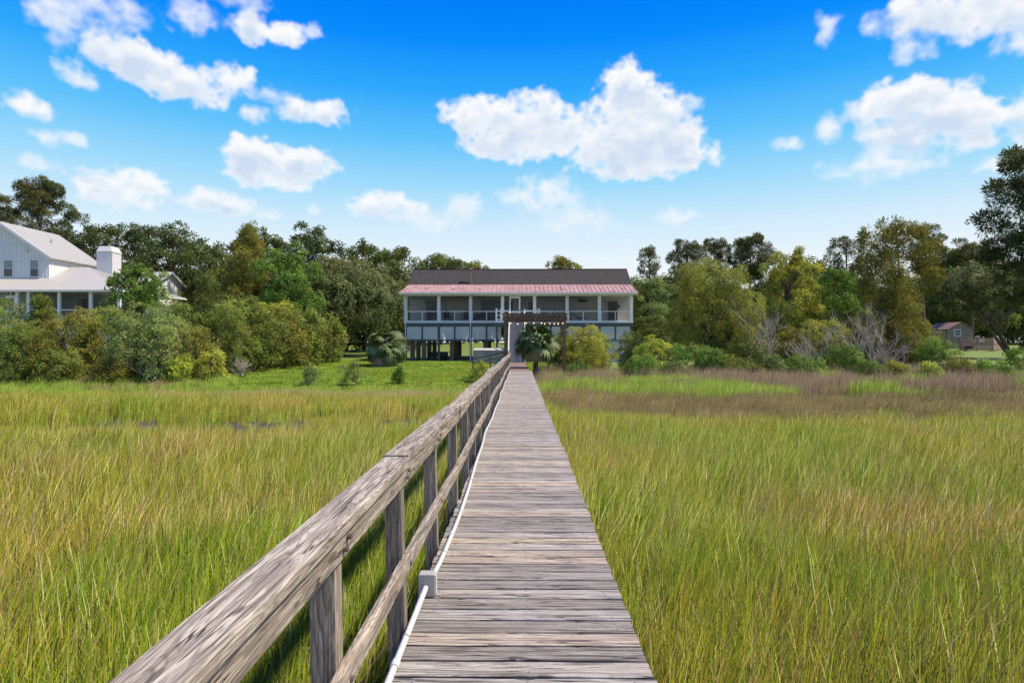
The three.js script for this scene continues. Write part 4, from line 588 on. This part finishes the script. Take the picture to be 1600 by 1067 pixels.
function tree(name, label, category, o) {
  const r = rng(o.seed), d = o.d, x = X(o.px, d), z = -d, y0 = T(x, z) - 0.1, H = o.h ?? Y(o.top, d) - y0, W = (o.w * d) / F, t = thing(name, label, category, [x, y0, z], o.group), lobes = [], wood = [];
  const hue = HUE[o.hue], kind = o.kind, R = W / 2, sag = (q) => (r() - 0.5) * q;
  const way = (a, b, bend) => { const m = a.clone().lerp(b, 0.5); m.x += sag(bend); m.z += sag(bend); m.y += bend * 0.25; return [a, a.clone().lerp(m, 0.55), m, b]; };
  const tw = o.trunk ?? clamp(H * 0.022, 0.06, 0.42);
  if (kind === 'broad' || kind === 'vine') {
    const cy = kind === 'vine' ? 0.52 : o.low ? 0.5 : 0.6, ch = kind === 'vine' ? 0.5 : o.low ? 0.5 : 0.41, n = o.n ?? 20; wood.push(limb(way(V(0, 0, 0), V(sag(R * 0.2), H * 0.72, sag(R * 0.2)), R * 0.15), tw, tw * 0.35, 7));
    for (let i = 0; i < n; i++) { const a = i * 2.4 + r(), v = -0.85 + (1.8 * (i + 0.5)) / n, q = Math.sqrt(Math.max(0.05, 1 - v * v)) * (0.45 + 0.45 * r()), s = R * (0.26 + 0.16 * r()) * (o.fine ?? 1), c = V(Math.cos(a) * q * R * 0.92, H * (cy + v * ch * 0.84), Math.sin(a) * q * R * 0.92); lobes.push([c, V(s * (1 + 0.35 * r()), s * (0.62 + 0.25 * r()), s)]); wood.push(limb(way(V(0, H * clamp(0.28 + 0.4 * ((v + 1) / 2), 0.2, 0.7), 0), c, s * 0.6), tw * 0.42, tw * 0.1, 5)); }
    for (let i = 0; i < 9; i++) { const a = r() * 6.283, q = R * (0.15 + 0.7 * r()), s = R * (0.09 + 0.07 * r()), c = V(Math.cos(a) * q, H * (cy + ch * (0.98 - 0.45 * (q / R) ** 2) * (0.85 + 0.2 * r())), Math.sin(a) * q); lobes.push([c, V(s * 1.2, s * 0.8, s * 1.2)]); wood.push(limb(way(V(0, H * 0.62, 0), c, s), tw * 0.2, 0.02, 4)); }
  } else if (kind === 'pine') {
    wood.push(limb(way(V(0, 0, 0), V(sag(R * 0.2), H * 0.97, sag(R * 0.2)), R * 0.2), tw * 0.8, tw * 0.18, 7)); const n = o.n ?? 20, lo = o.from ?? 0.55;
    for (let i = 0; i < n; i++) { const u = i / (n - 1), a = i * 2.399 + r() * 0.8, yy = lerp(lo, 0.97, u), prof = o.spire ? lerp(1, 0.15, u) : Math.sin(lerp(0.45, 2.75, u)) ** 0.8, q = R * prof * (0.5 + 0.45 * r()), s = R * (0.2 + 0.13 * r()) * (o.lobe ?? 1), c = V(Math.cos(a) * q, H * yy, Math.sin(a) * q); lobes.push([c, V(s * 1.15, s * 0.55, s * 1.15)]); wood.push(limb(way(V(0, H * (yy - 0.05), 0), c, s * 0.4), tw * 0.22, tw * 0.06, 4)); }
  } else if (kind === 'cedar') {
    wood.push(limb([V(0, 0, 0), V(sag(0.2), H * 0.5, sag(0.2)), V(0, H * 0.96, 0)], tw, tw * 0.15, 6)); const n = o.n ?? 34;
    for (let i = 0; i < n; i++) { const u = i / (n - 1), a = i * 2.399 + r(), prof = Math.pow(1 - u, 0.7) * (u < 0.12 ? 0.75 : 1), q = R * prof * (0.35 + 0.5 * r()), s = R * (0.16 + 0.3 * (1 - u)) * (0.75 + 0.4 * r()); const c = V(Math.cos(a) * q, H * lerp(0.1, 0.95, u), Math.sin(a) * q); lobes.push([c, V(s * 0.8, s * 1.05, s * 0.8)]); if (i % 3 === 0) wood.push(limb(way(V(0, c.y * 0.9, 0), c, 0.2), tw * 0.25, 0.02, 4)); }
  } else if (kind === 'shrub' || kind === 'willow' || kind === 'moss') {
    const n = o.n ?? 16, stems = kind === 'moss' ? 3 : 6, S = []; for (let i = 0; i < stems; i++) { const a = r() * 6.283, q = R * (0.35 + 0.4 * r()) * (kind === 'willow' ? 0.9 : 1), e = V(Math.cos(a) * q, H * (0.55 + 0.25 * r()), Math.sin(a) * q); S.push(e); wood.push(limb(way(V(sag(0.25), 0, sag(0.25)), e, R * 0.35), tw, tw * 0.3, 6)); }
    for (let i = 0; i < n; i++) { const a = i * 2.4 + r() * 0.7, v = (i + 0.5) / n, lo = kind === 'willow' ? 0.3 : kind === 'moss' ? (o.lift ?? 0.35) : 0.12, prof = Math.sqrt(Math.max(0.03, 1 - Math.pow(Math.abs(v - 0.35) / 0.68, 2.2))), q = R * prof * (0.4 + 0.48 * r()), s = R * (0.25 + 0.14 * r()) * (o.fine ?? 1), c = V(Math.cos(a) * q, H * lerp(lo, 0.9, v), Math.sin(a) * q); lobes.push([c, kind === 'willow' ? V(s * 0.85, s * 1.1, s * 0.85) : kind === 'moss' ? V(s * 1.2, s * 0.9, s * 1.2) : V(s, s * (0.8 + 0.3 * r()), s)]); const e = S[i % stems]; wood.push(limb(way(e.clone().multiplyScalar(0.45 + 0.3 * r()), c, s * 0.4), tw * 0.4, 0.012, 4)); }
  }
  if (o.lean) for (const g of wood) { const p = g.attributes.position; for (let i = 0; i < p.count; i++) p.setX(i, p.getX(i) + o.lean * p.getY(i)); } if (o.lean) for (const l of lobes) l[0].x += o.lean * l[0].y;
  const tk = new THREE.Mesh(mergeGeometries(wood), o.bark ?? (kind === 'pine' ? barkPine : barkDark)); tk.name = kind === 'shrub' ? 'stems' : 'trunk'; t.add(tk);
  const set = clumps[o.leaf ?? (kind === 'pine' ? 'pine' : kind === 'cedar' ? 'cedar' : 'far')], L = { far: 0.62, pine: 0.42, mid: 0.38, near: 0.27, spray: 0.32, cedar: 0.33, moss: 0.5 }[o.leaf ?? (kind === 'pine' ? 'pine' : kind === 'cedar' ? 'cedar' : 'far')], items = [];
  for (const [c, s] of lobes) {
    const tint = 0.78 + 0.44 * r(), warm = (r() - 0.5) * 0.2, n = Math.max(6, Math.ceil(((o.dense ?? 1) * 3.8 * (s.x * s.y + s.x * s.z + s.y * s.z)) / 3 / (L * L)));
    for (let i = 0; i < n; i++) {
      let v = V(r() * 2 - 1, r() * 2 - 1, r() * 2 - 1); if (v.lengthSq() > 1 || v.lengthSq() < 0.01) { i--; continue; } const len = v.length(); v.divideScalar(len); const rad = Math.pow(len, 0.6) * (0.72 + 0.62 * fbm(v.x * 2.2 + c.x * 3, v.y * 2.2 + v.z * 2.2 + c.y, 2));
      if (v.y < -0.3 && r() < 0.35) continue;
      const out = v.clone(); const p = v.multiplyScalar(rad); items.push([c.x + p.x * s.x * 1.06, Math.max(0.05, c.y + p.y * s.y * 1.06), c.z + p.z * s.z * 1.06, tint * (0.9 + 0.2 * r()), warm + (r() - 0.5) * 0.1, out.x, out.y + 0.3, out.z]);
    }
  }
  const per = Math.ceil(items.length / set.length);
  set.forEach((g, k) => {
    const mine = items.slice(k * per, (k + 1) * per); if (!mine.length) return; const im = new THREE.InstancedMesh(g, treeM, mine.length), M4 = new THREE.Matrix4(), q = new THREE.Quaternion(), c = new THREE.Color(); nInst += mine.length;
    mine.forEach((p, i) => { q.setFromUnitVectors(V(0, 1, 0), V(p[5], p[6], p[7]).normalize()); q.multiply(new THREE.Quaternion().setFromEuler(new THREE.Euler((r() - 0.5) * 0.6, r() * 6.283, (r() - 0.5) * 0.6))); const s = (0.7 + 0.6 * r()) * (o.leafScale ?? 1); M4.compose(V(p[0], p[1], p[2]), q, V(s, s, s)); im.setMatrixAt(i, M4); im.setColorAt(i, c.setRGB(hue[0] * p[3] * (1 + p[4]) * 2.0, hue[1] * p[3] * 1.85, hue[2] * p[3] * (1 - p[4]) * 1.7).multiplyScalar(o.gain ?? 1)); });
    im.name = k === 0 ? 'crown' : `crown_${String(k).padStart(3, '0')}`; im.userData.kind = 'stuff'; t.add(im);
  });
  return t;
}
const G = { row: 'trees of the wood behind the houses', hedge: 'shrubs along the left bank', bank: 'shrubs on the right bank', small: 'small bushes at the marsh edge', pines: 'pines against the sky' };
[ // name, label, category, options — left to right
  ['pine_tree', 'tall dark pine rising behind the roof of the white farmhouse', 'tree', { kind: 'pine', hue: 'pine', px: 52, d: 92, top: 276, w: 112, n: 38, from: 0.5, seed: 1, leafScale: 1.2, dense: 1.2, lobe: 0.72 }],
  ['oak_tree', 'dark oak just right of the white farmhouse roof', 'tree', { kind: 'broad', hue: 'dark', px: 140, d: 90, top: 354, w: 120, seed: 2, dense: 0.75, fine: 0.82, n: 24 }],
  ['oak_tree', 'dark open oak behind the white chimney', 'tree', { kind: 'broad', hue: 'dark', px: 210, d: 96, top: 346, w: 100, seed: 3, dense: 0.75, fine: 0.82, n: 24 }],
  ['oak_tree', 'broad dark oak above the small gable of the white farmhouse', 'tree', { kind: 'broad', hue: 'dark', px: 262, d: 90, top: 356, w: 120, seed: 4, dense: 0.75, fine: 0.82, n: 24 }],
  ['oak_tree', 'rounded olive oak between the farmhouse wing and the tall cedar', 'tree', { kind: 'broad', hue: 'oak', px: 322, d: 80, top: 378, w: 120, low: true, seed: 5 }],
  ['cedar_tree', 'tall olive cedar, highest point of the left-hand wood', 'tree', { kind: 'cedar', hue: 'olive', px: 385, d: 70, top: 350, w: 140, seed: 6, leafScale: 1.4, dense: 0.8 }],
  ['oak_tree', 'oak behind the tall cedar, its crown pierced by sky', 'tree', { kind: 'broad', hue: 'oak', px: 400, d: 92, top: 358, w: 110, seed: 7 }],
  ['oak_tree', 'large open oak with sky showing through, right of the cedar', 'tree', { kind: 'broad', hue: 'dark', px: 480, d: 86, top: 358, w: 125, seed: 8, dense: 0.75, fine: 0.82, n: 24 }],
  ['vine_tree', 'bright green vine-covered tree in front of the open oak', 'tree', { kind: 'vine', hue: 'green', px: 446, d: 60, top: 386, w: 105, seed: 9, n: 24, leaf: 'mid' }],
  ['live_oak', 'grey-green drooping live oak over the far end of the lawn', 'tree', { kind: 'moss', hue: 'moss', px: 528, d: 72, top: 412, w: 175, seed: 10, n: 26, dense: 1.1, bark: barkGrey }],
  ['oak_tree', 'dark oak with a ragged top left of the raised house', 'tree', { kind: 'broad', hue: 'oak', px: 568, d: 88, top: 378, w: 100, seed: 11, dense: 0.75, fine: 0.82, n: 24 }],
  ['oak_tree', 'dark oak touching the left end of the house roof', 'tree', { kind: 'broad', hue: 'oak', px: 618, d: 84, top: 385, w: 95, low: true, seed: 12 }],
  ['oak_tree', 'low oak seen over the left half of the house roof', 'tree', { kind: 'broad', hue: 'oak', px: 690, d: 108, top: 404, w: 110, seed: 13 }],
  ['oak_tree', 'small tree top over the roof behind the vent pipe', 'tree', { kind: 'broad', hue: 'olive', px: 745, d: 112, top: 413, w: 60, seed: 14 }],
  ['oak_tree', 'single green tree top over the right half of the house roof', 'tree', { kind: 'broad', hue: 'olive', px: 878, d: 110, top: 404, w: 60, seed: 15 }],
  ['pine_tree', 'slender lone pine just right of the house roof', 'tree', { kind: 'pine', hue: 'pine', px: 1014, d: 95, top: 387, w: 32, n: 14, from: 0.72, seed: 16 }],
  ['oak_tree', 'pale green tree against the right end of the house', 'tree', { kind: 'broad', hue: 'sage', px: 1012, d: 68, top: 432, w: 95, low: true, seed: 17, leaf: 'mid' }],
  ['pine_tree', 'left of the three dark round-topped pines', 'tree', { kind: 'pine', hue: 'pine', px: 1073, d: 92, top: 376, w: 54, n: 18, from: 0.66, seed: 18, dense: 1.4 }],
  ['pine_tree', 'middle of the three dark round-topped pines', 'tree', { kind: 'pine', hue: 'pine', px: 1117, d: 96, top: 373, w: 52, n: 18, from: 0.66, seed: 19, dense: 1.4 }],
  ['pine_tree', 'right and widest of the three dark round-topped pines', 'tree', { kind: 'pine', hue: 'pine', px: 1170, d: 92, top: 370, w: 66, n: 22, from: 0.62, seed: 20, dense: 1.4 }],
  ['oak_tree', 'dark green oak under the three pines', 'tree', { kind: 'broad', hue: 'oak', px: 1075, d: 84, top: 415, w: 120, low: true, seed: 21 }],
  ['willow_tree', 'large feathery yellow-green willow leaning over the right bank', 'tree', { kind: 'willow', hue: 'willow', px: 1114, d: 44, top: 414, w: 168, seed: 22, n: 34, leaf: 'spray', fine: 0.95, trunk: 0.13, dense: 0.85 }],
  ['locust_tree', 'airy yellow-green tree right of the willow', 'tree', { kind: 'broad', hue: 'yellow', px: 1232, d: 60, top: 392, w: 100, seed: 23, leaf: 'mid', fine: 0.8, n: 26 }],
  ['oak_tree', 'dark oak filling behind the airy yellow-green tree', 'tree', { kind: 'broad', hue: 'oak', px: 1255, d: 82, top: 408, w: 120, low: true, seed: 24 }],
  ['pine_tree', 'open pine left of the big olive cedar', 'tree', { kind: 'pine', hue: 'pine', px: 1318, d: 85, top: 371, w: 62, n: 16, from: 0.6, seed: 25 }],
  ['oak_tree', 'green oak between the airy tree and the big cedar', 'tree', { kind: 'broad', hue: 'green', px: 1300, d: 66, top: 418, w: 100, low: true, seed: 26, leaf: 'mid' }],
  ['cedar_tree', 'big ragged olive-brown cedar standing on the right bank', 'tree', { kind: 'cedar', hue: 'olive', px: 1392, d: 46, top: 412, w: 130, seed: 27, n: 34 }],
  ['pine_tree', 'ragged pine whose top shows above the big cedar', 'tree', { kind: 'pine', hue: 'olive', px: 1396, d: 56, top: 349, w: 140, n: 36, from: 0.42, seed: 28, dense: 0.9, lobe: 0.68 }],
  ['pine_tree', 'flat-topped pine right behind the big cedar', 'tree', { kind: 'pine', hue: 'pine', px: 1440, d: 88, top: 353, w: 62, n: 18, from: 0.62, seed: 29, dense: 1.3 }],
  ['oak_tree', 'dull green oak right of the big cedar', 'tree', { kind: 'broad', hue: 'oak', px: 1488, d: 99, top: 394, w: 110, seed: 30, n: 26 }],
  ['pine_tree', 'small pine top between the cedar and the right edge', 'tree', { kind: 'pine', hue: 'pine', px: 1512, d: 95, top: 376, w: 62, n: 18, from: 0.6, seed: 31 }],
  ['live_oak', 'live oak with pale leaning limbs in front of the shed', 'tree', { kind: 'moss', hue: 'moss', px: 1575, d: 64, top: 418, w: 170, seed: 32, n: 24, lift: 0.66, lean: -0.12, bark: barkGrey, dense: 0.65 }],
  ['pine_tree', 'tall near pine cut by the right edge of the picture', 'tree', { kind: 'pine', hue: 'pine', px: 1612, d: 50, top: 236, w: 150, n: 26, from: 0.42, seed: 33, dense: 1.2 }],
].forEach((a) => tree(...a));
{ // the wood behind
  const r = rng(321), labels = 'dark broadleaf tree in the wood closing the view behind';
  for (let p = -60; p < 1700; p += 44) { if (p > 640 && p < 990) { if (p % 88 < 44) tree('wood_tree', labels, 'tree', { kind: 'broad', hue: 'dark', px: p, d: 132, top: 440, w: 100, low: true, n: 9, seed: 1000 + p, group: G.row, leafScale: 1.3 }); continue; } tree('wood_tree', labels, 'tree', { kind: 'broad', hue: r() < 0.5 ? 'dark' : 'oak', px: p + r() * 20, d: 108 + r() * 14, top: (p > 980 ? 436 : 418) + r() * 22, w: 105, low: true, n: 12, seed: 1000 + p, group: G.row, leafScale: 1.35 }); }
  for (let p = 330; p < 660; p += 42) tree('understory_shrub', 'dark shrub under the trees at the back of the lawn', 'shrub', { kind: 'shrub', hue: 'dark', px: p, d: 84 + r() * 6, h: 4 + r() * 2, w: 66, n: 10, seed: 2000 + p, group: 'shrubs at the back of the lawn' });
  for (let p = 610; p < 1010; p += 40) tree('understory_shrub', 'dark shrub closing the lawn behind the raised house', 'shrub', { kind: 'shrub', hue: 'dark', px: p + r() * 14, d: 118 + r() * 8, h: 7 + r() * 2, w: 66, n: 11, seed: 2800 + p, group: 'shrubs behind the raised house', leafScale: 1.3 });
  for (let p = 1020; p < 1390; p += 52) tree('understory_shrub', 'dark shrub in the shade between the right-hand trees', 'shrub', { kind: 'shrub', hue: 'oak', px: p, d: 60 + r() * 10, h: 3.5 + r() * 2.5, w: 75, n: 10, seed: 2500 + p, group: 'shrubs between the right-hand trees', leaf: 'mid' });
}
// shrubs of the left bank: px, d, top, width, hue, kind
[[-25, 40, 470, 110, 'myrtle', 'broad dark green shrub at the left edge of the picture'], [28, 37, 502, 105, 'myrtle', 'low dark shrub at the left edge below the farmhouse porch'], [105, 38, 490, 110, 'olive', 'olive shrub under the farmhouse screen door'], [160, 40, 478, 110, 'myrtle', 'rounded shrub below the farmhouse porch corner'], [232, 37, 481, 130, 'sage', 'large pale sage-green shrub in front of the left bank'], [298, 37.5, 512, 85, 'olive', 'yellowish shrub right of the large sage-green one'], [325, 36.5, 548, 50, 'yellow', 'small yellow-green bush at the right end of the near shrubs'], [278, 36, 555, 52, 'lime', 'small bright bush at the foot of the sage-green shrub'], [80, 36.3, 548, 80, 'myrtle', 'low spreading bush at the foot of the left bank'], [180, 36, 556, 80, 'olive', 'grey-green low bush in front of the farmhouse'],
  [270, 42, 470, 95, 'myrtle', 'tall shrub behind the sage-green one'], [348, 43, 474, 95, 'myrtle', 'dense green shrub at the near end of the hedge row'], [392, 46, 470, 105, 'myrtle', 'tall dense shrub in the middle of the hedge row'], [432, 49, 478, 95, 'olive', 'golden-topped shrub of the hedge row'], [470, 52, 484, 90, 'myrtle', 'rounded shrub of the hedge row before the lawn'], [506, 56, 496, 75, 'myrtle', 'last low shrub of the hedge row on the lawn'],
  [420, 56, 472, 90, 'yellow', 'yellow-green shrub behind the hedge row'], [370, 54, 460, 100, 'oak', 'dark shrub behind the near end of the hedge row']].forEach(([px, d, top, w, hue, label], i) => tree('wax_myrtle', label, 'shrub', { kind: 'shrub', hue, px, d, top, w, n: 24, seed: 3000 + i, leaf: d > 45 ? 'mid' : 'near', group: G.hedge, trunk: 0.05, bark: barkGrey, dense: 0.8, gain: 1.2 }));
tree('cedar_tree', 'small pointed cedar in front of the farmhouse porch', 'tree', { kind: 'cedar', hue: 'myrtle', px: 55, d: 41, top: 462, w: 90, seed: 3100 }); tree('cedar_tree', 'pointed dark cedar above the left-hand shrubs', 'tree', { kind: 'cedar', hue: 'oak', px: 318, d: 44, top: 432, w: 95, seed: 3101 }); tree('maple_tree', 'small bright green tree hiding the corner of the farmhouse porch', 'tree', { kind: 'broad', hue: 'green', px: 212, d: 48, top: 412, w: 105, seed: 3102, leaf: 'mid', low: true, n: 22 });
// shrubs of the right bank
[[905, 41, 516, 100, 'yellow', 'golden-green rounded bush right of the palm'], [935, 43, 512, 60, 'lime', 'upright yellow-green bush in front of the lattice'], [880, 42, 524, 60, 'green', 'green bush between the palm and the golden one'], [988, 44, 518, 60, 'myrtle', 'upright bush at the right corner of the house'], [1022, 41, 530, 60, 'lime', 'lime-green bush at the foot of the willow'], [1070, 39, 540, 70, 'green', 'fresh green bush under the left side of the willow'], [1110, 38, 545, 60, 'green', 'bright weed clump below the willow trunk'], [1165, 41, 530, 60, 'myrtle', 'dull bush between the willow and the dead shrub'], [1235, 43, 512, 85, 'olive', 'olive bush among the bare grey branches'], [1275, 42, 500, 90, 'yellow', 'yellow-green bush left of the big cedar'], [1310, 40, 538, 70, 'green', 'low green bush under bare grey branches'], [1395, 37.5, 566, 38, 'yellow', 'small yellowish tuft on the right bank'], [1448, 37, 570, 42, 'lime', 'small lime tuft right of the yellowish one'], [1455, 42, 528, 62, 'green', 'round green bush in front of the shed lawn'], [1418, 44, 515, 50, 'olive', 'olive bush at the right foot of the big cedar'], [1205, 38, 556, 46, 'sage', 'pale sage tuft at the edge of the brown rush'], [1130, 45, 505, 70, 'green', 'green shrub behind the willow trunk'], [1345, 45, 500, 80, 'cedar', 'dark bush under the big cedar'], [1590, 41, 548, 60, 'green', 'low green bush at the right edge of the picture'], [1615, 60, 500, 70, 'oak', 'dark shrub below the live oak at the right'], [1000, 38, 560, 60, 'green', 'low green bush on the bank below the house corner'], [1055, 37, 567, 50, 'sage', 'pale low bush at the edge of the green grass'], [1150, 37.5, 562, 52, 'myrtle', 'low dull bush below the tangle of bare branches'], [1252, 38, 556, 60, 'green', 'low green bush between the bare shrubs'], [1178, 36.6, 574, 30, 'olive', 'tiny olive tuft beside the pale sage one'], [1345, 37.5, 560, 52, 'green', 'low bush in front of the spreading bare branches'], [1492, 38, 562, 50, 'olive', 'olive bush before the shed lawn'], [1542, 38, 566, 52, 'green', 'low green bush left of the picture edge bush']].forEach(([px, d, top, w, hue, label], i) => tree('bank_shrub', label, 'shrub', { kind: 'shrub', hue, px, d, top, w, n: 18, seed: 3200 + i, leaf: 'near', group: G.bank, trunk: 0.03, bark: barkGrey, dense: 0.8 }));
[[482, 36.5, 572, 26, 'sage', 'small tuft on the lawn edge, left of the pair'], [548, 36.5, 566, 42, 'sage', 'larger pale tuft on the lawn edge'], [624, 37, 572, 22, 'green', 'tiny green tuft on the lawn edge nearest the walk'], [748, 38, 563, 28, 'lime', 'bright green bush beside the end of the railing'], [905, 37.5, 562, 40, 'green', 'green tuft on the bank right of the boardwalk end']].forEach(([px, d, top, w, hue, label], i) => tree('edge_bush', label, 'bush', { kind: 'shrub', hue, px, d, top, w, n: 9, seed: 3300 + i, leaf: 'near', group: G.small, trunk: 0.015, leafScale: 0.75 }));
// bare grey dead shrubs
function deadShrub(label, px, d, top, w, seed) {
  const r = rng(seed), x = X(px, d), z = -d, y0 = T(x, z) - 0.05, H = Y(top, d) - y0, R = (w * d) / F / 2, t = thing('dead_shrub', label, 'shrub', [x, y0, z], 'bare dead shrubs on the right bank'), out = [];
  const grow = (p, dir, len, rad, lv) => { const pts = [p]; let q = p.clone(), dd = dir.clone(); for (let i = 0; i < 3; i++) { dd.add(V((r() - 0.5) * 0.5, (r() - 0.35) * 0.35, (r() - 0.5) * 0.5)).normalize(); q = q.clone().addScaledVector(dd, len / 3); if (q.y < 0.1) q.y = 0.1; pts.push(q); } out.push(limb(pts, rad, rad * 0.5, lv > 1 ? 5 : 3)); if (lv > 0) for (let k = 0; k < 4; k++) { const a = pts[1 + Math.floor(r() * 3)]; grow(a, dd.clone().add(V((r() - 0.5) * 1.8, (r() - 0.3) * 1.0, (r() - 0.5) * 1.8)).normalize(), len * (0.5 + 0.25 * r()), rad * 0.55, lv - 1); } };
  for (let i = 0; i < 7; i++) { const a = r() * 6.283; grow(V((r() - 0.5) * R * 0.6, 0, (r() - 0.5) * R * 0.6), V(Math.cos(a) * R / H, 0.9, Math.sin(a) * R / H).normalize(), H * (0.45 + 0.15 * r()), 0.045, 3); }
  const o = new THREE.Mesh(mergeGeometries(out), M(0.4, 0.36, 0.3, 0.95)); o.name = 'branches'; o.userData.kind = 'stuff'; t.add(o);
}
deadShrub('tangle of bare grey branches right of the willow', 1200, 41.5, 480, 90, 51); deadShrub('bare grey branches spreading in front of the big cedar', 1340, 41, 482, 110, 52); deadShrub('low bare branches between the two larger bare shrubs', 1268, 40, 520, 80, 53); deadShrub('grey twigs left of the yellowish tuft', 1375, 39.5, 530, 60, 54); deadShrub('bare stems inside the left-hand shrubs', 230, 35.9, 530, 80, 55); deadShrub('bare fallen branches at the foot of the hedge row', 375, 41.5, 560, 50, 56);
// fan palms: every frond a part
function palm(label, px, d, top, w, trunkH, seed, skirt) {
  const r = rng(seed), x = X(px, d), z = -d, y0 = T(x, z) - 0.05, H = Y(top, d) - y0, R = (w * d) / F / 2, t = thing('fan_palm', label, 'palm', [x, y0, z]);
  const th = trunkH * H, tk = new THREE.Mesh(limb([V(0, 0, 0), V(0.05, th * 0.5, 0), V(0, th, 0)], 0.17, 0.14, 9), barkDark); tk.name = 'trunk'; t.add(tk);
  const fan = (n) => { const pos = [], idx = []; for (let i = 0; i < n; i++) { const a = lerp(-1.9, 1.9, i / (n - 1)), L = 0.62 * (0.75 + 0.25 * Math.cos(a * 0.7)), dx = Math.sin(a), dz = Math.cos(a), wd = 0.04, dr = 0.18 + 0.1 * ((i * 7) % 3); const k = pos.length / 3; const P = (u, s, y) => pos.push(dx * L * u + dz * s, y, dz * L * u - dx * s); P(0.02, 0, 0); P(0.5, wd, -0.04); P(0.5, -wd, -0.04); P(0.92, 0, -(0.3 + dr) * L); idx.push(k, k + 1, k + 2, k + 1, k + 3, k + 2); } const g = new THREE.BufferGeometry(); g.setAttribute('position', new THREE.Float32BufferAttribute(pos, 3)); g.setIndex(idx); g.computeVertexNormals(); return g; };
  const shapes = [fan(25), fan(29)], ms = [[0.15, 0.21, 0.06], [0.19, 0.26, 0.07], [0.12, 0.17, 0.05], [0.34, 0.25, 0.13]].map((c) => new THREE.MeshPhysicalMaterial({ color: new THREE.Color().setRGB(...c), roughness: 0.6, transmission: 0.2, thickness: 0, side: THREE.DoubleSide }));
  const n = 46; for (let i = 0; i < n; i++) { const u = i / n, el = lerp(1.45, skirt ? -0.8 : -0.7, Math.pow(u, 0.9)) + (r() - 0.5) * 0.35, az = i * 2.399, L = R * (0.5 + 0.25 * r()), end = V(Math.cos(az) * Math.cos(el) * L, th + Math.sin(el) * L + (el > 0 ? 0 : -0.0), Math.sin(az) * Math.cos(el) * L); end.y = Math.max(end.y, 0.15); const m = ms[u > 0.86 ? 3 : i % 3]; const f = new THREE.Mesh(shapes[i % 2], m); f.name = 'frond'; f.position.copy(end); const out = end.clone().sub(V(0, th, 0)).normalize(), up = V(0, 1, 0.001); f.quaternion.setFromRotationMatrix(new THREE.Matrix4().lookAt(out, V(0, 0, 0), up)); f.rotateX(0.2 + (r() - 0.5) * 0.7); f.rotateZ((r() - 0.5) * 1.6); const s = R * 0.62 * (0.8 + 0.3 * r()) / 0.62; f.scale.setScalar(s); t.add(f); const st = new THREE.Mesh(limb([V(0, th - 0.1, 0), end], 0.016, 0.01, 3), ms[i % 3]); st.name = 'leaf_stalk'; t.add(st); }
}
palm('fan palm with drooping fronds beside the stairs', 836, 40, 505, 62, 0.62, 61, false); palm('bushy fan palm with dead skirt at the left corner of the house', 602, 51, 508, 62, 0.42, 62, true);
console.log('instances', nInst);

scene.traverse((o) => { if (o.isMesh) { o.castShadow = true; o.receiveShadow = true; } });
renderer.render(scene, camera);
